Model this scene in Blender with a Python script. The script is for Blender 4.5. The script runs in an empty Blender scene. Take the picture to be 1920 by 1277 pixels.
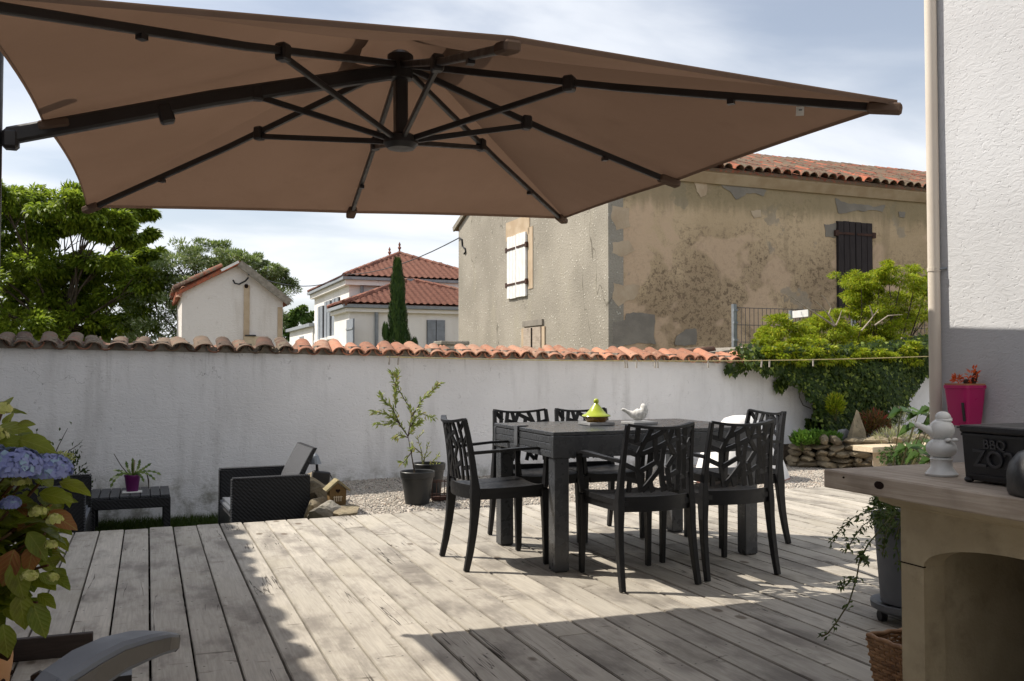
import bpy, math, random
import numpy as np
from mathutils import Vector, Matrix, Euler
random.seed(7); rng = np.random.default_rng(11)
R = math.radians; PI = math.pi
S = bpy.context.scene; COL = S.collection

# ---------------------------------------------------------------- camera, sky, sun, exposure
FPX = 1700.0
PITCH = math.atan((689 - 638.5) / FPX); YAW = R(21.909); EYE = Vector((0, 0, 1.10))
cam = bpy.data.cameras.new('Camera'); camo = bpy.data.objects.new('Camera', cam); COL.objects.link(camo)
cam.sensor_width = 36.0; cam.lens = 36.0 * FPX / 1920.0; cam.clip_end = 3000; cam.clip_start = 0.05
camo.location = EYE; camo.rotation_euler = Euler((PI / 2 + PITCH, 0, -YAW), 'XYZ'); S.camera = camo

SUN_DIR = Vector((-0.79, 0.61, 0)).normalized(); ELEV = R(48.8)
TO_SUN = Vector((SUN_DIR.x * math.cos(ELEV), SUN_DIR.y * math.cos(ELEV), math.sin(ELEV)))
sl = bpy.data.lights.new('Sun', 'SUN'); sl.energy = 5.0; sl.angle = R(0.53); sl.color = (1.0, 0.93, 0.82)
so = bpy.data.objects.new('Sun', sl); COL.objects.link(so); so.location = (-20, 16, 24)
so.rotation_euler = (-TO_SUN).to_track_quat('-Z', 'Y').to_euler()

W = bpy.data.worlds.new('World'); S.world = W; W.use_nodes = True
wn, wl = W.node_tree.nodes, W.node_tree.links; wn.clear()
def wnode(t, **k):
    n = wn.new(t)
    for a, b in k.items(): setattr(n, a, b)
    return n
wo = wnode('ShaderNodeOutputWorld'); bg = wnode('ShaderNodeBackground'); bg.inputs['Strength'].default_value = 0.096
sky = wnode('ShaderNodeTexSky', sky_type='NISHITA', sun_disc=False, sun_elevation=ELEV, sun_rotation=math.atan2(SUN_DIR.x, SUN_DIR.y), altitude=30.0, air_density=1.0, dust_density=1.6, ozone_density=1.0)
tc = wnode('ShaderNodeTexCoord'); sep = wnode('ShaderNodeSeparateXYZ'); wl.new(tc.outputs['Generated'], sep.inputs[0])
def wm(op, a, b=None, c=None):
    n = wnode('ShaderNodeMath', operation=op)
    for i, v in enumerate((a, b, c)):
        if v is None: continue
        if isinstance(v, (int, float)): n.inputs[i].default_value = v
        else: wl.new(v, n.inputs[i])
    return n.outputs[0]
den = wm('ADD', wm('MAXIMUM', sep.outputs[2], 0.0), 0.22)
cmb = wnode('ShaderNodeCombineXYZ'); wl.new(wm('DIVIDE', sep.outputs[0], den), cmb.inputs[0]); wl.new(wm('DIVIDE', sep.outputs[1], den), cmb.inputs[1])
mp = wnode('ShaderNodeMapping'); mp.inputs['Scale'].default_value = (1.3, 2.3, 1); mp.inputs['Rotation'].default_value = (0, 0, R(25)); mp.inputs['Location'].default_value = (2.2, 0.6, 0)
wl.new(cmb.outputs[0], mp.inputs[0])
n1 = wnode('ShaderNodeTexNoise'); n1.inputs['Scale'].default_value = 0.95; n1.inputs['Detail'].default_value = 7; n1.inputs['Roughness'].default_value = 0.5; n1.inputs['Distortion'].default_value = 0.35
wl.new(mp.outputs[0], n1.inputs['Vector'])
cr = wnode('ShaderNodeMapRange', interpolation_type='SMOOTHSTEP'); cr.inputs['From Min'].default_value = 0.30; cr.inputs['From Max'].default_value = 0.64
wl.new(n1.outputs[0], cr.inputs[0])
haz = wm('POWER', wm('SUBTRACT', 1.0, wm('MAXIMUM', sep.outputs[2], 0.0)), 5.0)      # thin veil thickens towards the horizon all round
cl = wm('MINIMUM', wm('ADD', wm('ADD', 0.22, wm('MULTIPLY', cr.outputs[0], 0.54)), wm('MULTIPLY', haz, 0.36)), 0.92)
mx = wnode('ShaderNodeMix', data_type='RGBA'); wl.new(cl, mx.inputs[0]); wl.new(sky.outputs[0], mx.inputs[6]); mx.inputs[7].default_value = (9.0, 9.25, 9.7, 1)
wl.new(mx.outputs[2], bg.inputs[0]); wl.new(bg.outputs[0], wo.inputs[0])
S.view_settings.view_transform = 'Standard'; S.view_settings.look = 'None'; S.view_settings.gamma = 1.0; S.view_settings.exposure = 0.32
S.view_settings.use_curve_mapping = False
S.render.engine = 'CYCLES'; S.cycles.max_bounces = 5; S.cycles.diffuse_bounces = 3; S.cycles.glossy_bounces = 2; S.cycles.transmission_bounces = 3; S.cycles.transparent_max_bounces = 4; S.cycles.adaptive_threshold = 0.02

# ---------------------------------------------------------------- layout helper: a point seen in the photograph at a known depth
FW = Vector((math.sin(YAW) * math.cos(PITCH), math.cos(YAW) * math.cos(PITCH), math.sin(PITCH)))
RT = Vector((math.cos(YAW), -math.sin(YAW), 0)); UP = RT.cross(FW)
def _ray(x, y): return FW * FPX + RT * (x - 960) - UP * (y - 638.5)
def atY(x, y, Y): v = _ray(x, y); return EYE + v * (Y / v.y)
def atX(x, y, X): v = _ray(x, y); return EYE + v * (X / v.x)
def atZ(x, y, z): v = _ray(x, y); return EYE + v * ((z - EYE.z) / v.z)

# ---------------------------------------------------------------- materials
MATS = {}
class NT:
    def __init__(s, name):
        s.m = bpy.data.materials.new(name); s.m.use_nodes = True; s.n = s.m.node_tree.nodes; s.l = s.m.node_tree.links
        s.b = s.n['Principled BSDF']; s.out = s.n['Material Output']
    def add(s, t, **k):
        n = s.n.new(t)
        for a, b in k.items(): setattr(n, a, b)
        return n
    def put(s, v, sock):
        if isinstance(v, (int, float)): sock.default_value = v
        elif isinstance(v, tuple): sock.default_value = v if len(v) != 3 or sock.type != 'RGBA' else (*v, 1)
        else: s.l.new(v, sock)
    def math(s, op, a, b=0.0, c=0.0, clamp=False):
        n = s.add('ShaderNodeMath', operation=op, use_clamp=clamp)
        for i, v in enumerate((a, b, c)): s.put(v, n.inputs[i])
        return n.outputs[0]
    def coord(s, rand=True, kind='Object'):
        t = s.add('ShaderNodeTexCoord').outputs[kind]
        if not rand: return t
        oi = s.add('ShaderNodeObjectInfo'); v = s.add('ShaderNodeVectorMath', operation='SCALE'); v.inputs[0].default_value = (37.1, 17.7, 53.3)
        s.l.new(oi.outputs['Random'], v.inputs['Scale']); a = s.add('ShaderNodeVectorMath', operation='ADD')
        s.l.new(t, a.inputs[0]); s.l.new(v.outputs[0], a.inputs[1]); return a.outputs[0]
    def rand(s): return s.add('ShaderNodeObjectInfo').outputs['Random']
    def map(s, vec, scale=(1, 1, 1), loc=(0, 0, 0), rot=(0, 0, 0)):
        n = s.add('ShaderNodeMapping'); n.inputs['Scale'].default_value = scale; n.inputs['Location'].default_value = loc; n.inputs['Rotation'].default_value = rot
        s.l.new(vec, n.inputs[0]); return n.outputs[0]
    def noise(s, vec, scale, detail=5, rough=0.55, dist=0.0):
        n = s.add('ShaderNodeTexNoise'); n.inputs['Scale'].default_value = scale; n.inputs['Detail'].default_value = detail
        n.inputs['Roughness'].default_value = rough; n.inputs['Distortion'].default_value = dist; s.l.new(vec, n.inputs['Vector']); return n.outputs[0]
    def voro(s, vec, scale, feature='F1', out='Distance', rnd=1.0):
        n = s.add('ShaderNodeTexVoronoi', feature=feature); n.inputs['Scale'].default_value = scale; n.inputs['Randomness'].default_value = rnd
        s.l.new(vec, n.inputs['Vector']); return n.outputs[out]
    def ramp(s, v, a, b, lo=0.0, hi=1.0, smooth=True):
        n = s.add('ShaderNodeMapRange', interpolation_type='SMOOTHSTEP' if smooth else 'LINEAR')
        n.inputs['From Min'].default_value = a; n.inputs['From Max'].default_value = b; n.inputs['To Min'].default_value = lo; n.inputs['To Max'].default_value = hi
        s.l.new(v, n.inputs[0]); return n.outputs[0]
    def mix(s, f, a, b, bt='MIX'):
        n = s.add('ShaderNodeMix', data_type='RGBA', blend_type=bt); s.put(f, n.inputs[0]); s.put(a, n.inputs[6]); s.put(b, n.inputs[7]); return n.outputs[2]
    def bump(s, h, strength=0.5, dist=0.01, prev=None):
        n = s.add('ShaderNodeBump'); n.inputs['Strength'].default_value = strength; n.inputs['Distance'].default_value = dist
        s.l.new(h, n.inputs['Height'])
        if prev is not None: s.l.new(prev, n.inputs['Normal'])
        return n.outputs[0]
    def done(s, col, rough=0.7, normal=None, spec=0.3, metal=0.0):
        s.put(col, s.b.inputs['Base Color']); s.put(rough, s.b.inputs['Roughness']); s.b.inputs['Specular IOR Level'].default_value = spec; s.b.inputs['Metallic'].default_value = metal
        if normal is not None: s.l.new(normal, s.b.inputs['Normal'])
        return s.m

def simple(name, c1, c2=None, scale=6.0, rough=0.7, spec=0.3, bump=0.0, bscale=60.0, bdist=0.004, var=0.0, metal=0.0, lo=0.35, hi=0.65, grime=0.0):
    t = NT(name); v = t.coord(); c2 = c2 or tuple(x * 0.75 for x in c1)
    col = t.mix(t.ramp(t.noise(v, scale, 6), lo, hi), c1, c2)
    if var: col = t.mix(1.0, col, t.ramp_rgb(t.rand(), 1 - var, 1 + var), 'MULTIPLY')
    if grime: col = t.mix(t.ramp(t.noise(v, scale * 2.3, 7, 0.65), 0.5, 0.75, 0, grime), col, tuple(x * 0.3 for x in c1))
    nb = t.bump(t.noise(v, bscale, 4), bump, bdist) if bump else None
    rr = t.ramp(t.noise(v, scale * 3, 4), 0.3, 0.7, max(rough - 0.08, 0.02), min(rough + 0.08, 1))
    return t.done(col, rr, nb, spec, metal)
def _rr(s, v, a, b):
    r = s.ramp(v, 0, 1, a, b, False); n = s.add('ShaderNodeCombineColor')
    for i in range(3): s.l.new(r, n.inputs[i])
    return n.outputs[0]
NT.ramp_rgb = _rr

def leafmat(name, c1, c2, c3=None, trans=0.35, rough=0.5, spec=0.3, blotch=0):
    t = NT(name); a = t.add('ShaderNodeAttribute', attribute_name='rnd').outputs['Fac']
    col = t.mix(a, c1, c2)
    if blotch: col = t.mix(t.ramp(t.noise(t.coord(False), blotch, 4), 0.5, 0.68, 0, 0.55), col, (0.10, 0.075, 0.015)); col = t.mix(t.ramp(t.noise(t.coord(False), blotch * 4, 3), 0.5, 0.7, 0, 0.35), col, (0.25, 0.28, 0.03))
    if c3: col = t.mix(t.ramp(a, 0.86, 0.9), col, c3)
    nb = None
    if blotch:
        s_ = t.add('ShaderNodeSeparateXYZ'); t.l.new(t.add('ShaderNodeAttribute', attribute_name='la').outputs['Vector'], s_.inputs[0])
        fr_ = t.math('ABSOLUTE', t.math('SUBTRACT', t.math('FRACT', t.math('SUBTRACT', t.math('MULTIPLY', s_.outputs[0], 6.5), t.math('MULTIPLY', s_.outputs[1], 5.0))), 0.5))
        vn = t.math('MAXIMUM', t.ramp(fr_, 0.0, 0.09, 1, 0), t.ramp(s_.outputs[1], 0.012, 0.035, 1, 0)); col = t.mix(t.math('MULTIPLY', vn, 0.4), col, (0.34, 0.36, 0.08)); nb = t.bump(t.math('ADD', fr_, t.noise(t.coord(False), 60, 3)), 0.5, 0.003)
    m = t.done(col, rough, nb, spec)
    tr = t.add('ShaderNodeBsdfTranslucent'); t.l.new(t.mix(0.25, col, (0.35, 0.45, 0.05)), tr.inputs[0])
    ms = t.add('ShaderNodeMixShader'); ms.inputs[0].default_value = trans
    t.l.new(t.b.outputs[0], ms.inputs[1]); t.l.new(tr.outputs[0], ms.inputs[2]); t.l.new(ms.outputs[0], t.out.inputs[0]); return m

def m_deck():
    t = NT('weathered_deck_wood'); v = t.coord()
    g = t.map(v, (1, 0.045, 1)); fine = t.noise(g, 130, 6, 0.6); grain = t.noise(t.map(v, (1, 0.09, 1)), 34, 5, 0.6, 1.2)
    blot = t.noise(t.map(v, (1, 0.45, 1)), 5.0, 7, 0.62); blot2 = t.noise(t.map(v, (1, 0.7, 1)), 2.1, 5)
    col = t.mix(t.ramp(grain, 0.3, 0.7), (0.475, 0.437, 0.375), (0.39, 0.355, 0.303))
    col = t.mix(t.ramp(fine, 0.42, 0.62, 0, 0.32), col, (0.28, 0.255, 0.225))
    col = t.mix(t.ramp(blot, 0.45, 0.68, 0, 0.8), col, (0.185, 0.165, 0.145))
    col = t.mix(t.ramp(blot2, 0.52, 0.75, 0, 0.45), col, (0.36, 0.325, 0.255))
    # cross checks / cup marks and long splits
    chk = t.noise(t.map(v, (0.22, 1, 1)), 24, 3, 0.55, 0.6); col = t.mix(t.math('MULTIPLY', t.ramp(chk, 0.62, 0.70, 0, 0.75), t.ramp(t.noise(v, 3.1, 2), 0.5, 0.6)), col, (0.11, 0.09, 0.07))
    w = t.noise(t.map(v, (1, 0.055, 1)), 7.5, 4, 0.6, 0.1); ln = t.math('ABSOLUTE', t.math('SUBTRACT', w, 0.5))
    gate = t.ramp(t.noise(t.map(v, (0.4, 1, 1)), 1.3, 2), 0.56, 0.62)
    split = t.math('MULTIPLY', t.ramp(ln, 0.0, 0.011, 1, 0), gate); col = t.mix(split, col, (0.05, 0.04, 0.03))
    # knots
    kn = t.voro(t.map(v, (1, 0.62, 1)), 3.1); col = t.mix(t.ramp(kn, 0.05, 0.085, 0.8, 0), col, (0.11, 0.08, 0.055))
    # screw heads in pairs on the joists
    tc0 = t.add('ShaderNodeTexCoord').outputs['Object']; sp = t.add('ShaderNodeSeparateXYZ'); t.l.new(tc0, sp.inputs[0])
    ax = t.math('SUBTRACT', t.math('ABSOLUTE', sp.outputs[0]), 0.047); my = t.math('SUBTRACT', t.math('MODULO', t.math('ADD', sp.outputs[1], 50.25), 0.5), 0.25)
    r2 = t.math('SQRT', t.math('ADD', t.math('MULTIPLY', ax, ax), t.math('MULTIPLY', my, my))); col = t.mix(t.ramp(r2, 0.0032, 0.0052, 0.85, 0), col, (0.06, 0.055, 0.05))
    col = t.mix(1.0, col, t.ramp_rgb(t.rand(), 0.84, 1.14), 'MULTIPLY')
    h = fine
    return t.done(col, t.ramp(blot, 0.3, 0.7, 0.62, 0.8), t.bump(h, 0.4, 0.003), 0.25)

def m_render(name, c1, stain, sc=1.0, trowel=1.0, dirt=0.35, bst=0.75, runs=None):
    t = NT(name); v = t.coord(False)
    col = t.mix(t.ramp(t.noise(v, 0.9 * sc, 6), 0.35, 0.68), c1, tuple(x * 0.88 for x in c1))
    st = t.noise(t.map(v, (3.2, 3.2, 0.5)), 1.3 * sc, 6, 0.6); col = t.mix(t.ramp(st, 0.5, 0.74, 0, dirt), col, stain)
    sp = t.noise(t.map(v, (1.2, 1.2, 0.9)), 9 * sc, 7, 0.7); col = t.mix(t.ramp(sp, 0.62, 0.72, 0, dirt * 1.1), col, tuple(x * 0.8 for x in stain))
    a = t.noise(t.map(v, (0.55, 0.55, 1.3), rot=(0, 0.4, 0)), 26 * sc, 4, 0.55, 1.6); b = t.noise(v, 150 * sc, 3)
    pit = t.ramp(t.noise(v, 48 * sc, 3, 0.5), 0.6, 0.7)
    sz = t.add('ShaderNodeSeparateXYZ'); t.l.new(v, sz.inputs[0])
    if runs:                                               # rain runs below the coping and splash dirt at the foot
        rn = t.noise(t.map(v, (5.5, 5.5, 0.28)), 1.6, 6, 0.65); col = t.mix(t.math('MULTIPLY', t.math('MULTIPLY', t.ramp(rn, 0.54, 0.74, 0, 0.6), t.ramp(t.noise(v, 0.8, 3), 0.42, 0.62)), t.ramp(t.math('ADD', sz.outputs[2], t.math('MULTIPLY', t.noise(t.map(v, (3, 3, 0.1)), 2, 3), 0.6)), runs[0] - 0.35, runs[0] + 0.35, 0, 1)), col, (0.22, 0.21, 0.19))
        fo = t.noise(v, 5.0, 6, 0.7); col = t.mix(t.math('MULTIPLY', t.ramp(fo, 0.42, 0.66, 0, 0.8), t.ramp(sz.outputs[2], runs[1], runs[1] + 0.28, 1, 0)), col, (0.22, 0.21, 0.17))
        w_ = t.noise(t.map(v, (1, 1, 0.8)), 1.5, 5, 0.6); ck = t.math('MULTIPLY', t.ramp(t.math('ABSOLUTE', t.math('SUBTRACT', w_, 0.5)), 0, 0.0022, 1, 0), t.ramp(t.noise(v, 0.7, 2), 0.52, 0.6)); col = t.mix(t.math('MULTIPLY', ck, 0.7), col, (0.16, 0.15, 0.14))
    nb = t.bump(t.math('SUBTRACT', t.math('MULTIPLY', t.ramp(a, 0.3, 0.75), 1.0 * trowel), t.math('MULTIPLY', pit, 0.5)), bst, 0.006)
    return t.done(col, 0.88, nb, 0.15)

def m_pebbledash():
    t = NT('grey_pebbledash'); v = t.coord(False)
    col = t.mix(t.ramp(t.noise(v, 0.7, 6), 0.35, 0.65), (0.36, 0.33, 0.28), (0.275, 0.252, 0.212))
    low = t.noise(t.map(v, (1, 1, 0.35)), 1.6, 6, 0.6); col = t.mix(t.ramp(low, 0.55, 0.75, 0, 0.7), col, (0.36, 0.33, 0.26))
    sp = t.voro(v, 11.0); pk = t.noise(v, 4.2, 3); spk = t.math('MULTIPLY', t.ramp(sp, 0.12, 0.24, 1, 0), t.ramp(pk, 0.42, 0.55))
    col = t.mix(t.math('MULTIPLY', spk, 0.75), col, (0.58, 0.55, 0.48))
    sp2 = t.voro(v, 24.0); col = t.mix(t.ramp(sp2, 0.1, 0.25, 0.35, 0), col, (0.40, 0.37, 0.32)); col = t.mix(t.ramp(t.noise(v, 34, 3), 0.55, 0.7, 0, 0.5), col, (0.12, 0.105, 0.085))
    w = t.noise(t.map(v, (1, 1, 0.25)), 0.9, 3); cr = t.ramp(t.math('ABSOLUTE', t.math('SUBTRACT', w, 0.42)), 0, 0.003, 1, 0); col = t.mix(t.math('MULTIPLY', cr, 0.7), col, (0.09, 0.08, 0.06))
    return t.done(col, 0.92, t.bump(t.math('ADD', t.noise(v, 30, 4), spk), 0.6, 0.02), 0.1)

def m_plaster():
    t = NT('old_beige_plaster'); v = t.coord(False)
    col = t.mix(t.ramp(t.noise(v, 0.55, 6), 0.35, 0.65), (0.57, 0.435, 0.285), (0.47, 0.355, 0.225))
    sepx = t.add('ShaderNodeSeparateXYZ'); t.l.new(v, sepx.inputs[0]); z = sepx.outputs[2]
    band = t.math('MULTIPLY', t.ramp(z, 1.2, 2.2), t.ramp(z, 3.0, 4.2, 1, 0))          # rougher bared zone half way up the wall
    rgh = t.noise(v, 9.5, 7, 0.72); big = t.noise(v, 0.85, 5, 0.6)
    f = t.math('MULTIPLY', t.ramp(rgh, 0.48, 0.62), t.math('ADD', t.math('MULTIPLY', band, 0.75), t.math('MULTIPLY', t.ramp(big, 0.45, 0.6), 0.55)))
    col = t.mix(f, col, (0.17, 0.125, 0.085)); col = t.mix(t.math('MULTIPLY', t.math('MULTIPLY', band, 0.55), t.ramp(big, 0.35, 0.6)), col, (0.28, 0.205, 0.135)); spk = t.noise(v, 38, 4, 0.7); col = t.mix(t.math('MULTIPLY', t.ramp(spk, 0.52, 0.64), t.math('ADD', 0.12, t.math('MULTIPLY', band, 0.5))), col, (0.13, 0.095, 0.065))
    pa = t.noise(v, 1.15, 4, 0.5, 0.4); col = t.mix(t.ramp(t.math('ADD', pa, t.math('MULTIPLY', t.math('SUBTRACT', rgh, 0.5), 0.15)), 0.53, 0.60, 0, 0.7), col, (0.60, 0.44, 0.31)); pb = t.noise(t.map(v, (1, 1, 1), (7, 3, 1)), 1.3, 4, 0.5)
    col = t.mix(t.ramp(t.math('ADD', pb, t.math('MULTIPLY', t.math('SUBTRACT', rgh, 0.5), 0.18)), 0.63, 0.67, 0, 0.7), col, (0.33, 0.285, 0.225)); st = t.noise(t.map(v, (2.5, 1, 0.3)), 1.2, 5); col = t.mix(t.ramp(st, 0.55, 0.75, 0, 0.4), col, (0.22, 0.17, 0.11))
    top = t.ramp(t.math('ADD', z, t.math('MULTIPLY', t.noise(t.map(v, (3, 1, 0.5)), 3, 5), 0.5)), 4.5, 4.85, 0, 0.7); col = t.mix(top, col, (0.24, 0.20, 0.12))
    return t.done(col, 0.92, t.bump(t.math('ADD', rgh, t.math('MULTIPLY', pa, 1.2)), 0.7, 0.02), 0.1)

def m_tile(name, c1, c2, lichen, amt, var=0.25):
    t = NT(name); v = t.coord()
    rd = t.math('FRACT', t.math('ADD', t.rand(), t.math('MULTIPLY', t.add('ShaderNodeNewGeometry').outputs['Random Per Island'], 3.7)))
    col = t.mix(t.ramp(t.noise(v, 9, 6), 0.35, 0.65), c1, c2); col = t.mix(1.0, col, t.ramp_rgb(rd, 1 - var, 1 + var), 'MULTIPLY')
    r2 = t.math('FRACT', t.math('MULTIPLY', rd, 7.31)); col = t.mix(t.math('MULTIPLY', t.ramp(t.math('FRACT', t.math('MULTIPLY', rd, 3.17)), 0.62, 0.7), amt), col, lichen); th = t.math('SUBTRACT', t.math('ADD', t.noise(v, 16, 7, 0.7), t.math('MULTIPLY', r2, 0.18)), 0.09)
    col = t.mix(t.math('MULTIPLY', t.ramp(t.math('FRACT', t.math('MULTIPLY', rd, 11.7)), 0.78, 0.84), amt * 0.8), col, tuple(x * 0.3 for x in lichen))
    f = t.ramp(th, 0.62 - amt * 0.22, 0.72 - amt * 0.2, 0, 0.9); col = t.mix(f, col, lichen)
    col = t.mix(t.ramp(t.noise(v, 42, 4), 0.6, 0.7, 0, 0.6), col, (0.05, 0.045, 0.035))
    return t.done(col, 0.85, t.bump(t.noise(v, 60, 4), 0.5, 0.004), 0.2)

def m_fabric(name, c, trans=0.25):
    t = NT(name); v = t.coord(False)
    col = t.mix(t.ramp(t.noise(v, 1.6, 5), 0.35, 0.65), c, tuple(x * 0.82 for x in c)); col = t.mix(t.ramp(t.noise(v, 7, 6, 0.65), 0.56, 0.74, 0, 0.3), col, tuple(x * 0.62 for x in c))
    wv = t.noise(v, 500, 2); m = t.done(col, 0.9, t.bump(t.math('ADD', wv, t.math('MULTIPLY', t.noise(v, 4, 4), 6.0)), 0.35, 0.008), 0.1)
    tr = t.add('ShaderNodeBsdfTranslucent'); t.l.new(t.mix(0.5, col, (c[0] * 1.0, c[1] * 0.8, c[2] * 0.62)), tr.inputs[0])
    ms = t.add('ShaderNodeMixShader'); ms.inputs[0].default_value = trans
    t.l.new(t.b.outputs[0], ms.inputs[1]); t.l.new(tr.outputs[0], ms.inputs[2]); t.l.new(ms.outputs[0], t.out.inputs[0]); return m

def m_wicker(name, c, scale=90):
    t = NT(name); v = t.coord(False)
    w1 = t.add('ShaderNodeTexWave', wave_type='BANDS', bands_direction='Z'); w1.inputs['Scale'].default_value = scale * 0.32; t.l.new(v, w1.inputs[0])
    w2 = t.add('ShaderNodeTexWave', wave_type='BANDS', bands_direction='DIAGONAL'); w2.inputs['Scale'].default_value = scale * 0.22; t.l.new(v, w2.inputs[0])
    h = t.math('MULTIPLY', w1.outputs['Fac'], w2.outputs['Fac'])
    col = t.mix(h, tuple(x * 0.5 for x in c), c); return t.done(col, 0.42, t.bump(h, 0.7, 0.006), 0.4)

def m_wood(name, c1, c2, axis=1, rough=0.7, fs=60):
    t = NT(name); v = t.coord(); sc = [1, 1, 1]; sc[axis] = 0.07
    g = t.noise(t.map(v, tuple(sc)), fs, 6, 0.6, 0.8); b = t.noise(v, 5, 5)
    col = t.mix(t.ramp(g, 0.32, 0.68), c1, c2); col = t.mix(t.ramp(b, 0.5, 0.75, 0, 0.5), col, tuple(x * 0.5 for x in c2))
    kn = t.voro(v, 4.5); col = t.mix(t.ramp(kn, 0.06, 0.1, 0.7, 0), col, tuple(x * 0.3 for x in c2))
    return t.done(col, rough, t.bump(g, 0.5, 0.004), 0.25)

def m_stone(name, c1, c2, c3):
    t = NT(name); v = t.coord(); col = t.mix(t.ramp(t.noise(v, 5, 7, 0.65), 0.35, 0.65), c1, c2); col = t.mix(t.ramp(t.noise(v, 14, 6, 0.7), 0.55, 0.7, 0, 0.8), col, c3)
    col = t.mix(1.0, col, t.ramp_rgb(t.rand(), 0.72, 1.2), 'MULTIPLY'); return t.done(col, 0.9, t.bump(t.noise(v, 22, 7, 0.65), 0.9, 0.02), 0.15)

M = {}
M['deck'] = m_deck()
M['wall'] = m_render('white_garden_render', (0.79, 0.785, 0.785), (0.46, 0.45, 0.44), 1.0, 0.4, 0.5, 0.75, (1.66, 0.34))
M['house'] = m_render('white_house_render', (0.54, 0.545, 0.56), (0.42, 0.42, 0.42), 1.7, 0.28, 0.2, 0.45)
M['farwhite'] = m_render('far_white_render', (0.82, 0.80, 0.77), (0.55, 0.5, 0.43), 0.5, 0.4, 0.2)
M['hutwhite'] = m_render('hut_old_whitewash', (0.70, 0.66, 0.63), (0.40, 0.34, 0.28), 0.6, 0.5, 0.4)
M['pebble'] = m_pebbledash(); M['plaster'] = m_plaster()
M['tile_old'] = m_tile('old_lichen_tile', (0.20, 0.10, 0.066), (0.115, 0.07, 0.05), (0.155, 0.125, 0.088), 0.6, 0.45)
M['tile_new'] = m_tile('orange_canal_tile', (0.49, 0.215, 0.13), (0.39, 0.185, 0.12), (0.36, 0.235, 0.165), 0.45, 0.36)
M['tile_barn'] = m_tile('barn_roof_tile', (0.29, 0.09, 0.048), (0.19, 0.062, 0.04), (0.14, 0.115, 0.08), 0.8, 0.55)
M['tile_far'] = m_tile('red_marseille_tile', (0.25, 0.108, 0.075), (0.185, 0.08, 0.057), (0.29, 0.17, 0.12), 0.25, 0.3)
M['mortar'] = simple('grey_mortar', (0.30, 0.27, 0.23), (0.2, 0.18, 0.15), 12, 0.95, 0.1, 0.6, 40, 0.01)
M['patch'] = simple('grey_cement_patch', (0.27, 0.245, 0.21), (0.21, 0.19, 0.165), 3, 0.9, 0.1, 0.4, 30, 0.01)
M['patch2'] = simple('pale_plaster_patch', (0.50, 0.40, 0.29), (0.42, 0.32, 0.22), 3, 0.9, 0.1, 0.4, 30, 0.01)
M['canvas'] = m_fabric('taupe_canvas', (0.175, 0.118, 0.087), 0.24)
M['alu'] = simple('dark_bronze_aluminium', (0.022, 0.019, 0.019), (0.016, 0.014, 0.014), 8, 0.4, 0.45)
M['resin'] = simple('black_resin', (0.0075, 0.0075, 0.0085), (0.006, 0.006, 0.007), 14, 0.45, 0.35, 0.12, 240, 0.001)
M['table'] = simple('anthracite_aluminium', (0.05, 0.053, 0.058), (0.042, 0.045, 0.05), 6, 0.3, 0.5, 0.08, 300, 0.001)
M['tableedge'] = simple('grey_table_bracket', (0.10, 0.105, 0.115), None, 6, 0.35, 0.5)
M['rattan'] = m_wicker('dark_rattan', (0.010, 0.0105, 0.013)); M['rattan_light'] = m_wicker('grey_rattan', (0.075, 0.08, 0.088), 120)
M['weave'] = m_wicker('pale_woven_rattan', (0.15, 0.155, 0.17), 160)
M['plastic_pot'] = simple('anthracite_plastic_pot', (0.012, 0.0135, 0.014), (0.017, 0.018, 0.019), 9, 0.42, 0.45, 0.1, 80, 0.002)
M['grey_pot'] = simple('grey_resin_planter', (0.13, 0.135, 0.145), (0.11, 0.115, 0.125), 5, 0.55, 0.35)
M['purple'] = simple('purple_glazed_pot', (0.13, 0.012, 0.105), (0.11, 0.01, 0.09), 6, 0.35, 0.5)
M['pink'] = simple('magenta_plastic_pot', (0.50, 0.012, 0.135), (0.44, 0.01, 0.12), 6, 0.35, 0.5)
M['white'] = simple('white_ceramic', (0.72, 0.72, 0.70), (0.66, 0.66, 0.64), 8, 0.3, 0.5)
M['whiterough'] = simple('speckled_white_ceramic', (0.75, 0.74, 0.71), (0.5, 0.49, 0.46), 60, 0.6, 0.3, 0.6, 90, 0.003)
M['whitepaint'] = simple('white_shutter_paint', (0.80, 0.79, 0.78), (0.72, 0.70, 0.67), 7, 0.6, 0.3, grime=0.15)
M['cover'] = simple('white_woven_cover', (0.80, 0.79, 0.77), (0.74, 0.72, 0.69), 3, 0.7, 0.2, 0.3, 12, 0.01)
M['pinkrim'] = simple('faded_pink_hem', (0.42, 0.22, 0.18), None, 8, 0.8, 0.1)
M['iron'] = simple('black_cast_iron', (0.011, 0.011, 0.013), (0.016, 0.0155, 0.017), 10, 0.42, 0.5, 0.35, 120, 0.002)
M['litletter'] = simple('highlighted_iron_letter', (0.04, 0.04, 0.044), None, 20, 0.35, 0.6)  # lighter iron for the raised letters, their highlight put into the colour
M['rust'] = simple('rusty_iron', (0.075, 0.038, 0.028), (0.045, 0.026, 0.022), 14, 0.8, 0.2)
M['wire'] = simple('dark_fence_wire', (0.07, 0.075, 0.08), None, 8, 0.6, 0.3)
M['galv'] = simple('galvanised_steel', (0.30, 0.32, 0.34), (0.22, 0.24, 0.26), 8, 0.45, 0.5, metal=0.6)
M['bluegrey'] = simple('blue_grey_paint', (0.24, 0.265, 0.30), (0.2, 0.22, 0.25), 6, 0.6, 0.3)
M['zinc'] = simple('zinc_gutter', (0.20, 0.22, 0.24), (0.26, 0.28, 0.3), 6, 0.5, 0.4)
M['pvc'] = simple('cream_pvc_pipe', (0.66, 0.595, 0.51), (0.60, 0.53, 0.45), 2, 0.5, 0.35)
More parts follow.
